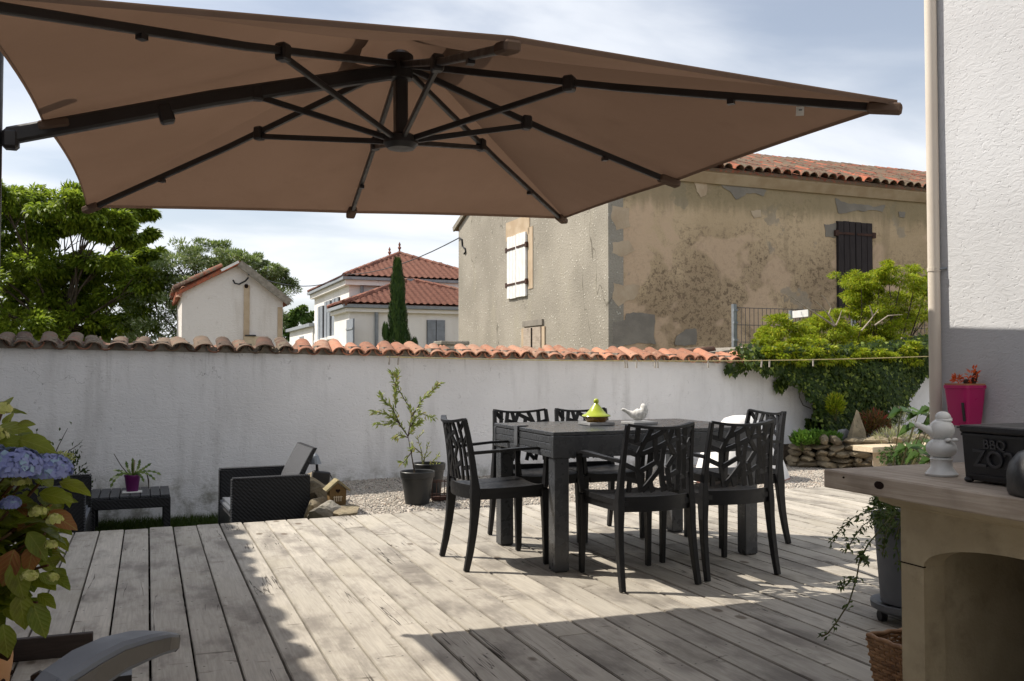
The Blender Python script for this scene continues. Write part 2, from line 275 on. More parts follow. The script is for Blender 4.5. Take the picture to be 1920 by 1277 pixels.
M['bbqstone'] = simple('cream_barbecue_concrete', (0.47, 0.395, 0.27), (0.38, 0.315, 0.21), 5, 0.9, 0.15, 0.5, 70, 0.004, grime=0.4)
M['bbqback'] = simple('near_black_concrete', (0.03, 0.026, 0.022), (0.018, 0.016, 0.014), 5, 0.95, 0.05, 0.4, 50)  # near-black concrete for the back slab of the opening
M['beam'] = m_wood('greyed_oak_beam', (0.45, 0.385, 0.32), (0.33, 0.27, 0.215), 1); M['darkwood'] = m_wood('dark_stained_plank', (0.05, 0.036, 0.03), (0.035, 0.026, 0.022), 0)
M['palewood'] = m_wood('bleached_pine', (0.62, 0.52, 0.38), (0.5, 0.4, 0.28), 0); M['shutterdark'] = m_wood('blackened_shutter_wood', (0.045, 0.036, 0.036), (0.028, 0.023, 0.024), 2, 0.85)
M['birdwood'] = m_wood('ochre_birdhouse_wood', (0.17, 0.105, 0.042), (0.13, 0.08, 0.03), 2); M['birdroof'] = m_wood('mossy_birdhouse_roof', (0.30, 0.25, 0.14), (0.2, 0.17, 0.09), 1)
M['brown'] = simple('dark_hole', (0.02, 0.012, 0.01), None, 5, 0.9, 0.1)
M['wicker'] = simple('willow_wicker', (0.36, 0.20, 0.095), (0.24, 0.125, 0.06), 20, 0.6, 0.35, 0.3, 90, 0.003, var=0.25)
M['slate'] = simple('grey_slate_coaster', (0.22, 0.225, 0.23), (0.3, 0.3, 0.3), 12, 0.6, 0.35, 0.3, 60, 0.002)
M['tagine'] = simple('lime_glazed_ceramic', (0.40, 0.47, 0.035), (0.34, 0.40, 0.03), 9, 0.2, 0.55); M['tagine2'] = simple('amber_glazed_ceramic', (0.16, 0.075, 0.015), (0.22, 0.13, 0.02), 9, 0.22, 0.55)
M['fieldstone'] = m_stone('yellowish_fieldstone', (0.30, 0.25, 0.17), (0.20, 0.165, 0.115), (0.085, 0.08, 0.045))
M['limestone'] = m_stone('pale_limestone', (0.36, 0.33, 0.28), (0.25, 0.23, 0.19), (0.12, 0.12, 0.075))
M['gravel'] = m_stone('beige_gravel', (0.52, 0.47, 0.41), (0.38, 0.34, 0.30), (0.25, 0.225, 0.2))
M['soil'] = simple('dark_soil', (0.035, 0.027, 0.02), (0.06, 0.047, 0.035), 12, 0.95, 0.1, 0.8, 30, 0.02)
M['ground'] = simple('dry_earth_and_grass', (0.10, 0.10, 0.045), (0.17, 0.14, 0.085), 0.8, 0.95, 0.1, 0.5, 8, 0.05)
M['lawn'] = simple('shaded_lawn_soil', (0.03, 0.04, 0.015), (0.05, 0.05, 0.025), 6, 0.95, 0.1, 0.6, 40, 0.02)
M['bark'] = simple('grey_brown_bark', (0.09, 0.07, 0.052), (0.05, 0.04, 0.03), 12, 0.9, 0.1, 0.6, 30, 0.02); M['twig'] = simple('pale_dry_twig', (0.40, 0.34, 0.27), (0.28, 0.23, 0.17), 20, 0.8, 0.15)
M['stem'] = simple('green_brown_stem', (0.11, 0.09, 0.04), (0.08, 0.09, 0.03), 15, 0.7, 0.2); M['cane'] = simple('red_brown_cane', (0.14, 0.06, 0.035), (0.10, 0.06, 0.03), 15, 0.7, 0.2)
M['cable'] = simple('black_cable', (0.02, 0.02, 0.022), None, 5, 0.5, 0.3); M['cord'] = simple('yellow_cord', (0.55, 0.46, 0.22), (0.45, 0.38, 0.2), 30, 0.7, 0.2)
M['pegwood'] = simple('grey_clothes_peg', (0.42, 0.38, 0.33), None, 30, 0.7, 0.2)
M['loungegrey'] = simple('grey_lounger_resin', (0.14, 0.15, 0.17), (0.12, 0.13, 0.15), 3, 0.45, 0.4, 0.15, 120, 0.001); M['loungeside'] = simple('taupe_lounger_resin', (0.10, 0.09, 0.078), None, 5, 0.5, 0.35)
M['tan'] = simple('tan_terracotta', (0.46, 0.25, 0.12), (0.38, 0.2, 0.09), 8, 0.75, 0.2)
M['tagwhite'] = simple('white_care_label', (0.7, 0.68, 0.64), None, 8, 0.8, 0.1); M['ink'] = simple('dark_print', (0.05, 0.05, 0.05), None, 8, 0.8, 0.1)
M['lf_oak'] = leafmat('dark_tree_leaf', (0.075, 0.135, 0.012), (0.26, 0.33, 0.028), None, 0.55)
M['lf_silver'] = leafmat('silvery_tree_leaf', (0.09, 0.15, 0.04), (0.28, 0.34, 0.15), (0.48, 0.52, 0.40), 0.35)
M['lf_mid'] = leafmat('mid_green_tree_leaf', (0.035, 0.085, 0.015), (0.09, 0.16, 0.03), None, 0.3)
M['lf_cyp'] = leafmat('cypress_leaf', (0.012, 0.038, 0.01), (0.05, 0.10, 0.022), None, 0.12); M['lf_ivy'] = leafmat('ivy_leaf', (0.014, 0.034, 0.009), (0.08, 0.125, 0.022), (0.22, 0.28, 0.05), 0.25, 0.5, 0.25)
M['lf_shrub'] = leafmat('yellow_green_shrub_leaf', (0.19, 0.27, 0.012), (0.40, 0.45, 0.02), (0.47, 0.42, 0.03), 0.42); M['lf_olive'] = leafmat('young_olive_leaf', (0.17, 0.22, 0.06), (0.32, 0.36, 0.10), (0.36, 0.31, 0.10), 0.35)
M['lf_hyd'] = leafmat('hydrangea_leaf', (0.075, 0.125, 0.010), (0.23, 0.26, 0.018), (0.26, 0.085, 0.03), 0.5, 0.42, 0.4, 22)
M['lf_dark'] = leafmat('dark_shrub_leaf', (0.02, 0.045, 0.015), (0.06, 0.09, 0.03), None, 0.2); M['lf_fresh'] = leafmat('fresh_sedum_leaf', (0.07, 0.17, 0.02), (0.14, 0.27, 0.04), None, 0.25)
M['lf_pale'] = leafmat('pale_lavender_leaf', (0.32, 0.34, 0.18), (0.50, 0.50, 0.32), (0.33, 0.28, 0.36), 0.3); M['lf_palm'] = leafmat('palmate_leaf', (0.03, 0.075, 0.015), (0.08, 0.14, 0.03), None, 0.25)
M['lf_red'] = leafmat('russet_fern_leaf', (0.10, 0.05, 0.02), (0.17, 0.09, 0.03), (0.3, 0.03, 0.03), 0.25); M['lf_grass'] = leafmat('grass_blade', (0.03, 0.06, 0.012), (0.07, 0.11, 0.02), None, 0.25)
M['lf_jas'] = leafmat('jasmine_leaf', (0.025, 0.05, 0.012), (0.075, 0.11, 0.02), None, 0.25); M['lf_cactus'] = leafmat('striped_cactus_leaf', (0.06, 0.12, 0.02), (0.2, 0.26, 0.06), (0.5, 0.55, 0.35), 0.2)
M['petal_blue'] = leafmat('blue_petal', (0.21, 0.24, 0.52), (0.33, 0.37, 0.62), (0.30, 0.43, 0.55), 0.3); M['petal_lime'] = leafmat('cream_green_petal', (0.42, 0.45, 0.10), (0.60, 0.58, 0.24), None, 0.3); M['petal_orange'] = leafmat('orange_petal', (0.75, 0.08, 0.015), (0.8, 0.15, 0.04), (0.7, 0.25, 0.18), 0.3)

# ---------------------------------------------------------------- object helpers
def root_of(o):
    while o.parent: o = o.parent
    return o
def finish(o, name, mat, parent, kind=None, label=None, cat=None, group=None):
    COL.objects.link(o)
    if parent is not None: o.parent = parent
    if kind: o['kind'] = kind
    if label: o['label'] = label
    if cat: o['category'] = cat
    if group: o['group'] = group
    return o
def thing(name, label, cat, loc=(0, 0, 0), group=None, kind=None):
    o = bpy.data.objects.new(name, None); o.empty_display_size = 0.1; o.location = loc
    return finish(o, name, None, None, kind, label, cat, group)
def sweep_frames(pts, up):
    pts = [Vector(p) for p in pts]; out = []
    for i, p in enumerate(pts):
        a = pts[max(i - 1, 0)]; b = pts[min(i + 1, len(pts) - 1)]; d = (b - a).normalized(); s = d.cross(Vector(up))
        if s.length < 1e-4: s = d.cross(Vector((1, 0, 0.01)))
        s.normalize(); out.append((p, s, s.cross(d).normalized()))
    return out
class MB:
    def __init__(s): s.v = []; s.f = []
    def add(s, vs, fs):
        k = len(s.v); s.v += [tuple(v) for v in vs]; s.f += [tuple(i + k for i in f) for f in fs]; return s
    def box(s, c, d, rot=None, taper=None):
        c = Vector(c); h = Vector(d) * 0.5; vs = []
        for z in (-1, 1):
            t = taper if (taper and z > 0) else 1.0
            for x, y in ((-1, -1), (1, -1), (1, 1), (-1, 1)): vs.append(Vector((x * h.x * t, y * h.y * t, z * h.z)))
        if rot is not None:
            m = Euler(rot).to_matrix(); vs = [m @ v for v in vs]
        return s.add([v + c for v in vs], [(3, 2, 1, 0), (4, 5, 6, 7), (0, 1, 5, 4), (1, 2, 6, 5), (2, 3, 7, 6), (3, 0, 4, 7)])
    def ring(s, rings, cap=True, closed=False):
        n = len(rings[0]); vs = [v for r in rings for v in r]; fs = []
        for i in range(len(rings) - 1):
            for j in range(n): fs.append((i * n + j, i * n + (j + 1) % n, (i + 1) * n + (j + 1) % n, (i + 1) * n + j))
        if cap: fs.append(tuple(range(n - 1, -1, -1))); fs.append(tuple((len(rings) - 1) * n + j for j in range(n)))
        return s.add(vs, fs)
    def tube(s, pts, r, n=8, up=(0, 0, 1)):
        fr = sweep_frames(pts, up); rr = r if isinstance(r, (list, tuple)) else [r] * len(fr)
        return s.ring([[p + (a * math.cos(2 * PI * k / n) + b * math.sin(2 * PI * k / n)) * q for k in range(n)] for (p, a, b), q in zip(fr, rr)])
    def bar(s, pts, w, t, up=(0, 0, 1)):        # rectangular sweep: w across, t along up
        fr = sweep_frames(pts, up); W_ = w if isinstance(w, (list, tuple)) else [w] * len(fr); T_ = t if isinstance(t, (list, tuple)) else [t] * len(fr)
        return s.ring([[p + a * x * ww / 2 + b * y * tt / 2 for x, y in ((-1, -1), (1, -1), (1, 1), (-1, 1))] for (p, a, b), ww, tt in zip(fr, W_, T_)])
    def lathe(s, prof, c=(0, 0, 0), n=24, cap=True, sx=1.0, sy=1.0, axis=None):
        c = Vector(c); rings = []
        for r, z in prof: rings.append([c + Vector((r * sx * math.cos(2 * PI * k / n), r * sy * math.sin(2 * PI * k / n), z)) for k in range(n)])
        return s.ring(rings, cap)
    def prism(s, poly, d, o=(0, 0, 0), u=(1, 0, 0), v=(0, 0, 1)):   # polygon in the u,v plane extruded by vector d
        o, u, v, d = map(Vector, (o, u, v, d)); n = len(poly); a = [o + u * x + v * y for x, y in poly]
        return s.add(a + [p + d for p in a], [tuple(range(n)), tuple(range(2 * n - 1, n - 1, -1))] + [(i, i + n, (i + 1) % n + n, (i + 1) % n) for i in range(n)])
    def ellipsoid(s, c, r, n=16, m=10, rot=None):
        c = Vector(c); mt = Euler(rot).to_matrix() if rot else None; rings = []
        for i in range(1, m):
            a = PI * i / m; q = [Vector((r[0] * math.sin(a) * math.cos(2 * PI * k / n), r[1] * math.sin(a) * math.sin(2 * PI * k / n), -r[2] * math.cos(a))) for k in range(n)]
            rings.append([c + (mt @ x if mt else x) for x in q])
        return s.ring(rings)
    def mesh(s, name, mat, smooth=False, bevel=0.0, seg=1, off=Vector((0, 0, 0)), fix=True):
        me = bpy.data.meshes.new(name); me.from_pydata([(x - off.x, y - off.y, z - off.z) for x, y, z in s.v], [], s.f)
        if fix or bevel:
            import bmesh
            bm = bmesh.new(); bm.from_mesh(me); bmesh.ops.recalc_face_normals(bm, faces=bm.faces)
            if bevel:
                ed = [e for e in bm.edges if len(e.link_faces) == 2 and e.calc_face_angle(0) > R(35)]
                bmesh.ops.bevel(bm, geom=ed, offset=bevel, segments=seg, affect='EDGES', clamp_overlap=True)
            bm.to_mesh(me); bm.free()
        me.materials.append(mat)
        if smooth:
            for p in me.polygons: p.use_smooth = True
            try: me.set_sharp_from_angle(angle=R(smooth if smooth is not True else 38))
            except Exception: pass
        return me
    def build(s, name, mat, parent=None, smooth=False, bevel=0.0, seg=1, kind=None, label=None, cat=None, group=None, fix=True, loc=None):
        off = Vector((0, 0, 0))
        if parent is not None: off = root_of(parent).location.copy()
        if loc is not None: off = Vector(loc)
        me = s.mesh(name, M[mat] if isinstance(mat, str) else mat, smooth, bevel, seg, off, fix)
        o = bpy.data.objects.new(name, me)
        if loc is not None: o.location = loc
        return finish(o, name, mat, parent, kind, label, cat, group)
def inst(name, me, parent, loc, rot=(0, 0, 0), scale=(1, 1, 1)):
    o = bpy.data.objects.new(name, me); off = root_of(parent).location if parent else Vector((0, 0, 0))
    o.location = Vector(loc) - off; o.rotation_euler = rot; o.scale = scale
    COL.objects.link(o); o.parent = parent; return o
def copy_tree(o, parent=None):
    c = o.copy(); COL.objects.link(c); c.parent = parent
    for ch in list(o.children): copy_tree(ch, c)
    return c
def npmesh(name, V, F, mat, rnd=None, smooth=False):
    V = np.ascontiguousarray(V, dtype=np.float32); F = np.ascontiguousarray(F, dtype=np.int32); k = F.shape[1]
    me = bpy.data.meshes.new(name); me.vertices.add(len(V)); me.vertices.foreach_set('co', V.ravel()); me.loops.add(F.size); me.loops.foreach_set('vertex_index', F.ravel())
    me.polygons.add(len(F)); me.polygons.foreach_set('loop_start', np.arange(len(F), dtype=np.int32) * k); me.update(calc_edges=True)
    if rnd is not None:
        a = me.attributes.new('rnd', 'FLOAT', 'FACE'); a.data.foreach_set('value', np.asarray(rnd, dtype=np.float32))
    if smooth: me.polygons.foreach_set('use_smooth', np.ones(len(F), dtype=bool))
    me.materials.append(M[mat]); return me
def unit(a): return a / np.maximum(np.linalg.norm(a, axis=1, keepdims=True), 1e-6)
def leafcloud(P, D, N, L, Wd, shape='diamond', fold=0.25, droop=0.0):
    """leaves at P along D with normals N; returns V, F, leaf id per face"""
    P, D, N = map(lambda a: np.asarray(a, float), (P, D, N)); D = unit(D); Sd = unit(np.cross(D, N)); N = np.cross(Sd, D); n = len(P)
    L = np.broadcast_to(np.asarray(L, float), (n,))[:, None]; Wd = np.broadcast_to(np.asarray(Wd, float), (n,))[:, None]
    if shape == 'diamond':
        st = [(0, 0, 0), (0.45, 0.5, fold), (1, 0, -droop), (0.45, -0.5, fold)]; fc = [(0, 1, 2, 3)]
    elif shape == 'ovate':
        A_ = (0, .1, .24, .4, .56, .72, .87, 1); Wp = (0, .27, .43, .5, .46, .34, .17, 0); m_ = len(A_); cz = [-.02 - (.16 + droop) * a * a for a in A_]
        st = [(a, 0, z) for a, z in zip(A_, cz)] + [(a + .035 * (k % 2), w, z + .10 * w + .02 * (k % 2)) for k, (a, w, z) in enumerate(zip(A_, Wp, cz)) if 0 < k < m_ - 1] + [(a + .035 * ((k + 1) % 2), -w, z + .10 * w) for k, (a, w, z) in enumerate(zip(A_, Wp, cz)) if 0 < k < m_ - 1]
        Lf = lambda k: m_ + k - 1; Rt_ = lambda k: m_ + (m_ - 2) + k - 1
        fc = [(0, 1, Lf(1), Lf(1)), (1, 0, Rt_(1), Rt_(1))] + [(Lf(k), k, k + 1, Lf(k + 1)) for k in range(1, m_ - 2)] + [(k + 1, k, Rt_(k), Rt_(k + 1)) for k in range(1, m_ - 2)] + [(Lf(m_ - 2), m_ - 2, m_ - 1, m_ - 1), (m_ - 1, m_ - 2, Rt_(m_ - 2), Rt_(m_ - 2))]
        global OV_ST; OV_ST = [(a, b) for a, b, c in st]
    elif shape == 'ivy':
        st = [(0, 0, 0), (-.08, .42, .04), (.38, .55, .03), (.45, .26, .03), (1, 0, -.1), (.45, -.26, .03), (.38, -.55, .03), (-.08, -.42, .04)]
        fc = [(0, 1, 2, 3), (0, 3, 4, 5), (0, 5, 6, 7)]
    V = np.stack([P + D * (a * L) + Sd * (b * Wd) + N * (c * L) for a, b, c in st], 1); k = len(st)
    base = (np.arange(n) * k)[:, None, None]; F = (np.array(fc)[None] + base).reshape(-1, 4); ids = np.repeat(np.arange(n), len(fc)); return V.reshape(-1, 3), F, ids
def leaves(name, parent, mat, P, D, N, L, Wd, shape='diamond', fold=0.25, droop=0.0, kind=None, label=None, rnd=None):
    V, F, ids = leafcloud(P, D, N, L, Wd, shape, fold, droop); off = np.array(root_of(parent).location) if parent else 0
    r = rng.random(len(P)) if rnd is None else rnd
    if shape == 'ovate':
        me = bpy.data.meshes.new(name); fs = [tuple(dict.fromkeys(f)) for f in F.tolist()]; me.from_pydata((V - off).tolist(), [], fs)
        a = me.attributes.new('rnd', 'FLOAT', 'FACE'); a.data.foreach_set('value', r[ids].astype(np.float32)); me.materials.append(M[mat]); la = me.attributes.new('la', 'FLOAT_VECTOR', 'POINT'); la.data.foreach_set('vector', np.tile(np.array([(q[0], abs(q[1]), 0) for q in OV_ST], dtype=np.float32), (len(P), 1)).ravel())
        me.polygons.foreach_set('use_smooth', np.ones(len(fs), dtype=bool))
    else: me = npmesh(name, V - off, F, mat, r[ids])
    o = bpy.data.objects.new(name, me); return finish(o, name, mat, parent, kind, label)
def rdir(n): return unit(rng.normal(size=(n, 3)))
def in_ball(n, c, r, shell=0.0):
    d = rdir(n); q = (shell + (1 - shell) * rng.random((n, 1)) ** (1 / 2.2)); return np.asarray(c) + d * q * np.asarray(r), d
def textmesh(body, size, ext):
    cu = bpy.data.curves.new('txt', 'FONT'); cu.body = body; cu.size = size; cu.extrude = ext; cu.bevel_depth = size * 0.012; cu.align_x = 'LEFT'; cu.resolution_u = 4
    o = bpy.data.objects.new('txt', cu); COL.objects.link(o); bpy.context.view_layer.update()
    me = bpy.data.meshes.new_from_object(o.evaluated_get(bpy.context.evaluated_depsgraph_get())); bpy.data.objects.remove(o); bpy.data.curves.remove(cu); return me
def rock(name, c, d, mat, parent=None, seed=0, rot=0.0, label=None, cat=None, group=None, sub=2):
    import bmesh
    rs = np.random.default_rng(seed); bm = bmesh.new(); bmesh.ops.create_icosphere(bm, subdivisions=sub, radius=1.0)
    planes = [(Vector(rs.normal(size=3)).normalized(), 0.42 + 0.35 * rs.random()) for _ in range(14)]
    for v in bm.verts:
        for nrm, k in planes:
            e = v.co.dot(nrm) - k
            if e > 0: v.co -= nrm * e * 0.95
        v.co += Vector(rs.normal(size=3)) * 0.025; v.co = Vector((v.co.x * d[0] / 1.35, v.co.y * d[1] / 1.35, v.co.z * d[2] / 1.35))
    me = bpy.data.meshes.new(name); bm.to_mesh(me); bm.free(); me.materials.append(M[mat])
    for p in me.polygons: p.use_smooth = True
    try: me.set_sharp_from_angle(angle=R(22))
    except Exception: pass
    o = bpy.data.objects.new(name, me); off = root_of(parent).location if parent else Vector((0, 0, 0)); o.location = Vector(c) - off; o.rotation_euler = (0, 0, rot)
    return finish(o, name, mat, parent, None, label, cat, group)
#@@SETTING
# ---------------------------------------------------------------- ground, deck, gravel, lawn
GZ = -0.40
MB().add([(-300, -300, GZ), (300, -300, GZ), (300, 300, GZ), (-300, 300, GZ)], [(0, 1, 2, 3)]).build('ground', 'ground', kind='structure', label='earth and rough grass around and beyond the garden')
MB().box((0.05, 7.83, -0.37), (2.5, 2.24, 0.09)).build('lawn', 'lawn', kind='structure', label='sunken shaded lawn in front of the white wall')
gv = MB(); gx = np.linspace(1.28, 14.0, 60); gy = np.linspace(6.75, 8.99, 18)
for x in gx:
    for y in gy: gv.v.append((x, y, -0.035 + 0.012 * math.sin(x * 2.1 + y) + 0.01 * math.sin(y * 4.7 - x * 1.3)))
for i in range(59):
    for j in range(17): a = i * 18 + j; gv.f.append((a, a + 18, a + 19, a + 1))
k0 = len(gv.v); gv.v += [(1.28, y, -0.42) for y in gy]; gv.f += [(j, j + 1, k0 + j + 1, k0 + j) for j in range(17)]
gbed = gv.build('gravel_bed', 'gravel', smooth=True, kind='structure', label='beige gravel bed between deck and white wall')
def pebbles(n, x0, x1, y0, y1):
    P = np.stack([rng.uniform(x0, x1, n), rng.uniform(y0, y1, n), np.zeros(n)], 1); P[:, 2] = -0.033 + 0.012 * np.sin(P[:, 0] * 2.1 + P[:, 1]) + 0.01 * np.sin(P[:, 1] * 4.7 - P[:, 0] * 1.3)
    o = np.array([(1, 0, 0), (0, 1, 0), (-1, 0, 0), (0, -1, 0), (0, 0, .75), (0, 0, -.5)], float); f = np.array([(0, 1, 4), (1, 2, 4), (2, 3, 4), (3, 0, 4), (1, 0, 5), (2, 1, 5), (3, 2, 5), (0, 3, 5)])
    sz = rng.uniform(0.006, 0.014, (n, 1, 1)); V = o[None] * sz * rng.uniform(.65, 1.35, (n, 6, 3)); a = rng.uniform(0, 2 * PI, n); c, s = np.cos(a)[:, None], np.sin(a)[:, None]
    V = np.stack([V[:, :, 0] * c - V[:, :, 1] * s, V[:, :, 0] * s + V[:, :, 1] * c, V[:, :, 2]], 2) + P[:, None]; F = (f[None] + (np.arange(n) * 6)[:, None, None]).reshape(-1, 3)
    return V.reshape(-1, 3), F, np.repeat(rng.random(n), 8)
tp = NT('gravel_pebble'); pa = tp.add('ShaderNodeAttribute', attribute_name='rnd').outputs['Fac']
pc = tp.mix(pa, (0.50, 0.455, 0.39), (0.27, 0.245, 0.215)); pc = tp.mix(tp.ramp(pa, 0.80, 0.83), pc, (0.46, 0.37, 0.30)); pc = tp.mix(tp.ramp(pa, 0.9, 0.92), pc, (0.13, 0.125, 0.12)); M['pebbles'] = tp.done(pc, 0.85, None, 0.2)
V, F, r = pebbles(42000, 1.3, 8.4, 6.76, 8.97); o = bpy.data.objects.new('gravel', npmesh('gravel', V, F, 'pebbles', r)); finish(o, 'gravel', None, None, 'stuff', 'loose beige and grey gravel beside the deck', 'gravel')
n = 9000; P = np.stack([rng.uniform(-1.3, 1.25, n), 8.95 - np.abs(rng.normal(0, 0.35, n)), np.full(n, -0.33)], 1)
leaves('grass', None, 'lf_grass', P, rdir(n) * [.5, .5, .1] + [0, 0, 1], rdir(n) * [1, 1, .2], rng.uniform(.04, .11, n), 0.006, kind='stuff', label='short dark grass along the foot of the white wall')
bpy.data.objects['grass']['category'] = 'grass'

deck = thing('deck', 'weathered grey wooden deck of long parallel boards', 'deck', (0, 0, 0), kind='structure')
del deck['category']
def board_mesh(L, w=0.1452):
    b = MB(); b.box((0, 0, 0), (w, L, 0.028)); return b.mesh('board', M['deck'], False, 0.003, 2)
bm_cache = {}
def board(xc, y0, y1):
    L = round(y1 - y0, 2)
    if L not in bm_cache: bm_cache[L] = board_mesh(L)
    inst('board', bm_cache[L], deck, (xc, (y0 + y1) / 2, -0.014 + random.uniform(-.0012, .0012)), (random.uniform(-.0003, .0003), random.uniform(-.006, .006), random.uniform(-.0004, .0004)))
for k in range(-15, 49):
    xc = 0.485 + 0.077 + 0.154 * k; yend = 6.72 + random.choice((-.01, 0, .01, .02))
    sp = random.choice((None, 0.9, 1.4, 5.4, 5.9, 6.2, 2.9, None))
    if xc > 2.4 or k % 5 == 2: sp = random.choice((4.9, 5.4, 3.4, 5.9, None))
    if xc < 0.5: sp = None
    if sp: board(xc, -1.6, sp - 0.002); board(xc, sp + 0.002, sp + round(yend - sp, 2))
    else: board(xc, -1.6, -1.6 + round(yend + 1.6, 2))
jme = MB().box((0, 0, 0), (10.4, 0.06, 0.11)).mesh('joist', M['darkwood'])
for j in range(17): inst('joist', jme, deck, (3.0, -1.45 + 0.5 * j, -0.085))
MB().box((3.0, 6.69, -0.1), (10.4, 0.03, 0.135)).build('fascia', 'darkwood', deck)
MB().box((3.0, 2.5, -0.33), (10.6, 8.2, 0.1)).build('soil_under_deck', 'soil', deck)

# ---------------------------------------------------------------- canal tile pieces
def canal(L=0.42, r0=0.085, r1=0.068, t=0.013, n=9, arc=R(168), flip=False):
    b = MB(); rings = []
    for y, r in ((0, r0), (L * 0.5, (r0 + r1) / 2), (L, r1)):
        ang = [PI / 2 - arc / 2 + arc * i / n for i in range(n + 1)]; s = -1 if flip else 1
        rings.append([Vector((r * math.cos(a), y, s * (r * math.sin(a)))) for a in ang] + [Vector(((r - t) * math.cos(a), y, s * ((r - t) * math.sin(a)))) for a in reversed(ang)])
    b.ring(rings); return b
TILE = {}
for key in ('tile_old', 'tile_new', 'tile_barn'):
    TILE[key] = canal().mesh('tile', M[key], 50); TILE[key + '_pan'] = canal(flip=True, r0=0.075, r1=0.085).mesh('pan_tile', M[key], 50)

# ---------------------------------------------------------------- garden wall
def wtop(x): return 1.275 - 0.0155 * (x + 1.19)
gw = thing('garden_wall', 'long white rendered garden wall capped with curved clay tiles', 'wall', (2.0, 9.1, GZ))
b = MB(); rings = []
for i in range(121):
    x = -4.0 + i * 0.13; zt = wtop(x); ring = []
    for j in range(12):
        z = GZ - .02 + (zt - GZ + .02) * j / 11; ring.append(Vector((x, 8.95 + 0.010 * math.sin(x * 1.7 + z * 2.3) + 0.006 * math.sin(x * 4.1 - z * 5) + 0.012 * (j / 11 - .5), z)))
    ring += [Vector((x, 9.27, zt)), Vector((x, 9.30, GZ - .02))]; rings.append(ring)
b.ring(rings).build('wall_body', 'wall', gw, smooth=40)
b = MB()
for i in range(116): x = -3.95 + i * 0.13; b.box((x, 9.06, wtop(x) + 0.018), (0.1302, 0.24, 0.05), (0, 0, 0))
mb_ = b
x = -3.6
while x < 8.6:
    old = x < 1.24; p = 0.186 if old else 0.166; key = 'tile_old' if old else 'tile_new'; j = random.uniform
    tilt = R(-13 if old else -15); s = 1.0 if old else 0.92
    inst('pan_tile', TILE[key + '_pan'], gw, (x + p / 2 + j(-.006, .006), 8.885 + j(-.012, .012), wtop(x) + (0.062 if old else 0.055) + j(-.004, .004)), (-tilt * 0.8, j(-.05, .05), j(-.04, .04)), (s, s, s))
    inst('tile', TILE[key], gw, (x + j(-.008, .008), 8.862 + j(-.015, .015), wtop(x) + (0.018 if old else 0.012) + j(-.010, .008)), (-tilt + j(-.05, .05), j(-.13, .13), j(-.12, .12) + (0 if old else -0.05)), (s * (j(.86, 1.18) if old else j(.93, 1.08)), s * j(.92, 1.05), s * (.64 if old else .74) * j(.85, 1.12)))
    mb_.box((x, 9.03, wtop(x) + 0.045), (p * 0.62, 0.2, 0.075)); x += p
mb_.build('mortar_bed', 'mortar', gw)

# small tiled lean-to roof right behind the wall
sr = thing('lean_to_roof', 'small tiled roof edge showing just behind the white wall by the ivy', 'roof', (6.2, 9.8, 1.0))
MB().prism([(-0.95, 0.0), (0.75, 0.0), (0.75, 0.30), (-0.95, 0.06)], (0, 0.9, 0), (6.25, 9.42, 1.06)).build('roof_deck', 'mortar', sr)
for i in range(5):
    for q in range(3):
        inst('tile', TILE['tile_new' if (q < 2 and i < 3) else 'tile_old'], sr, (5.36 + q * 0.36 + random.uniform(-.02, .02), 9.50 + i * 0.17, 1.12 + q * 0.055 + random.uniform(-.005, .005)), (R(9), 0, R(-90) + random.uniform(-.05, .05)))

# ---------------------------------------------------------------- white house on the right
XW = 2.5; YC = 2.313
hr = thing('white_house', 'white rough-rendered house wall with cream downpipe at its corner', 'house', (XW + 1.5, 0.0, 0.0))
b = MB(); rings = []
for i in range(50):
    y = YC - i * 0.14; rings.append([Vector((XW + 0.004 * math.sin(y * 3 + z * 2), y, z)) for z in np.linspace(-0.05, 6.2, 24)] + [Vector((XW + 4.5, y, 6.2)), Vector((XW + 4.5, y, -0.05))])
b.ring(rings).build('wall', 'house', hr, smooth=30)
MB().box((XW + 2.2, YC - 3.4, 6.26), (5.4, 7.4, 0.1)).build('roof', 'tile_far', hr)
dp = MB(); dp.tube([(XW - 0.022, YC + 0.004, 0.0), (XW - 0.022, YC + 0.004, 6.1)], 0.0195, 16).build('downpipe', 'pvc', hr, smooth=60)
dpo = [o for o in hr.children if o.name.startswith('downpipe')][0]
for z in (0.55, 1.432, 2.6): MB().tube([(XW - 0.022, YC + 0.004, z - 0.006), (XW - 0.022, YC + 0.004, z + 0.006)], 0.0215, 16).build('bracket', 'pvc', dpo)
MB().tube([(XW - 0.03, YC - 0.002, 1.432), (XW + 0.0, YC - 0.03, 1.434)], 0.004, 6).build('bracket', 'galv', dpo)

# ---------------------------------------------------------------- low tiled wing on the left (stands out of the frame; its eaves shade the deck)
EZ = 3.0; EX = 0.485 - 0.676 * EZ - 0.03
lw = thing('house_wing', 'low house wing with tiled eaves along the left edge of the deck', 'house', (EX - 2.0, 4.0, 0.0))
MB().box((EX - 2.3, 4.2, 1.35), (4.0, 12.4, 2.9)).build('wall', 'house', lw)
MB().prism([(0.03, -0.02), (-2.4, 0.75), (-2.4, 0.81), (0.03, 0.035)], (0, 12.8, 0), (EX, -2.2, EZ - 0.02)).build('roof', 'tile_far', lw)
for i in range(42): inst('tile', TILE['tile_new'], lw, (EX + 0.05 + random.uniform(-.035, .025), -2.0 + i * 0.30 + random.uniform(-.05, .05), EZ - 0.02), (R(17), random.uniform(-.1, .1), R(90) + random.uniform(-.12, .12)), (random.uniform(1.2, 1.7), 1, random.uniform(.5, .8)))

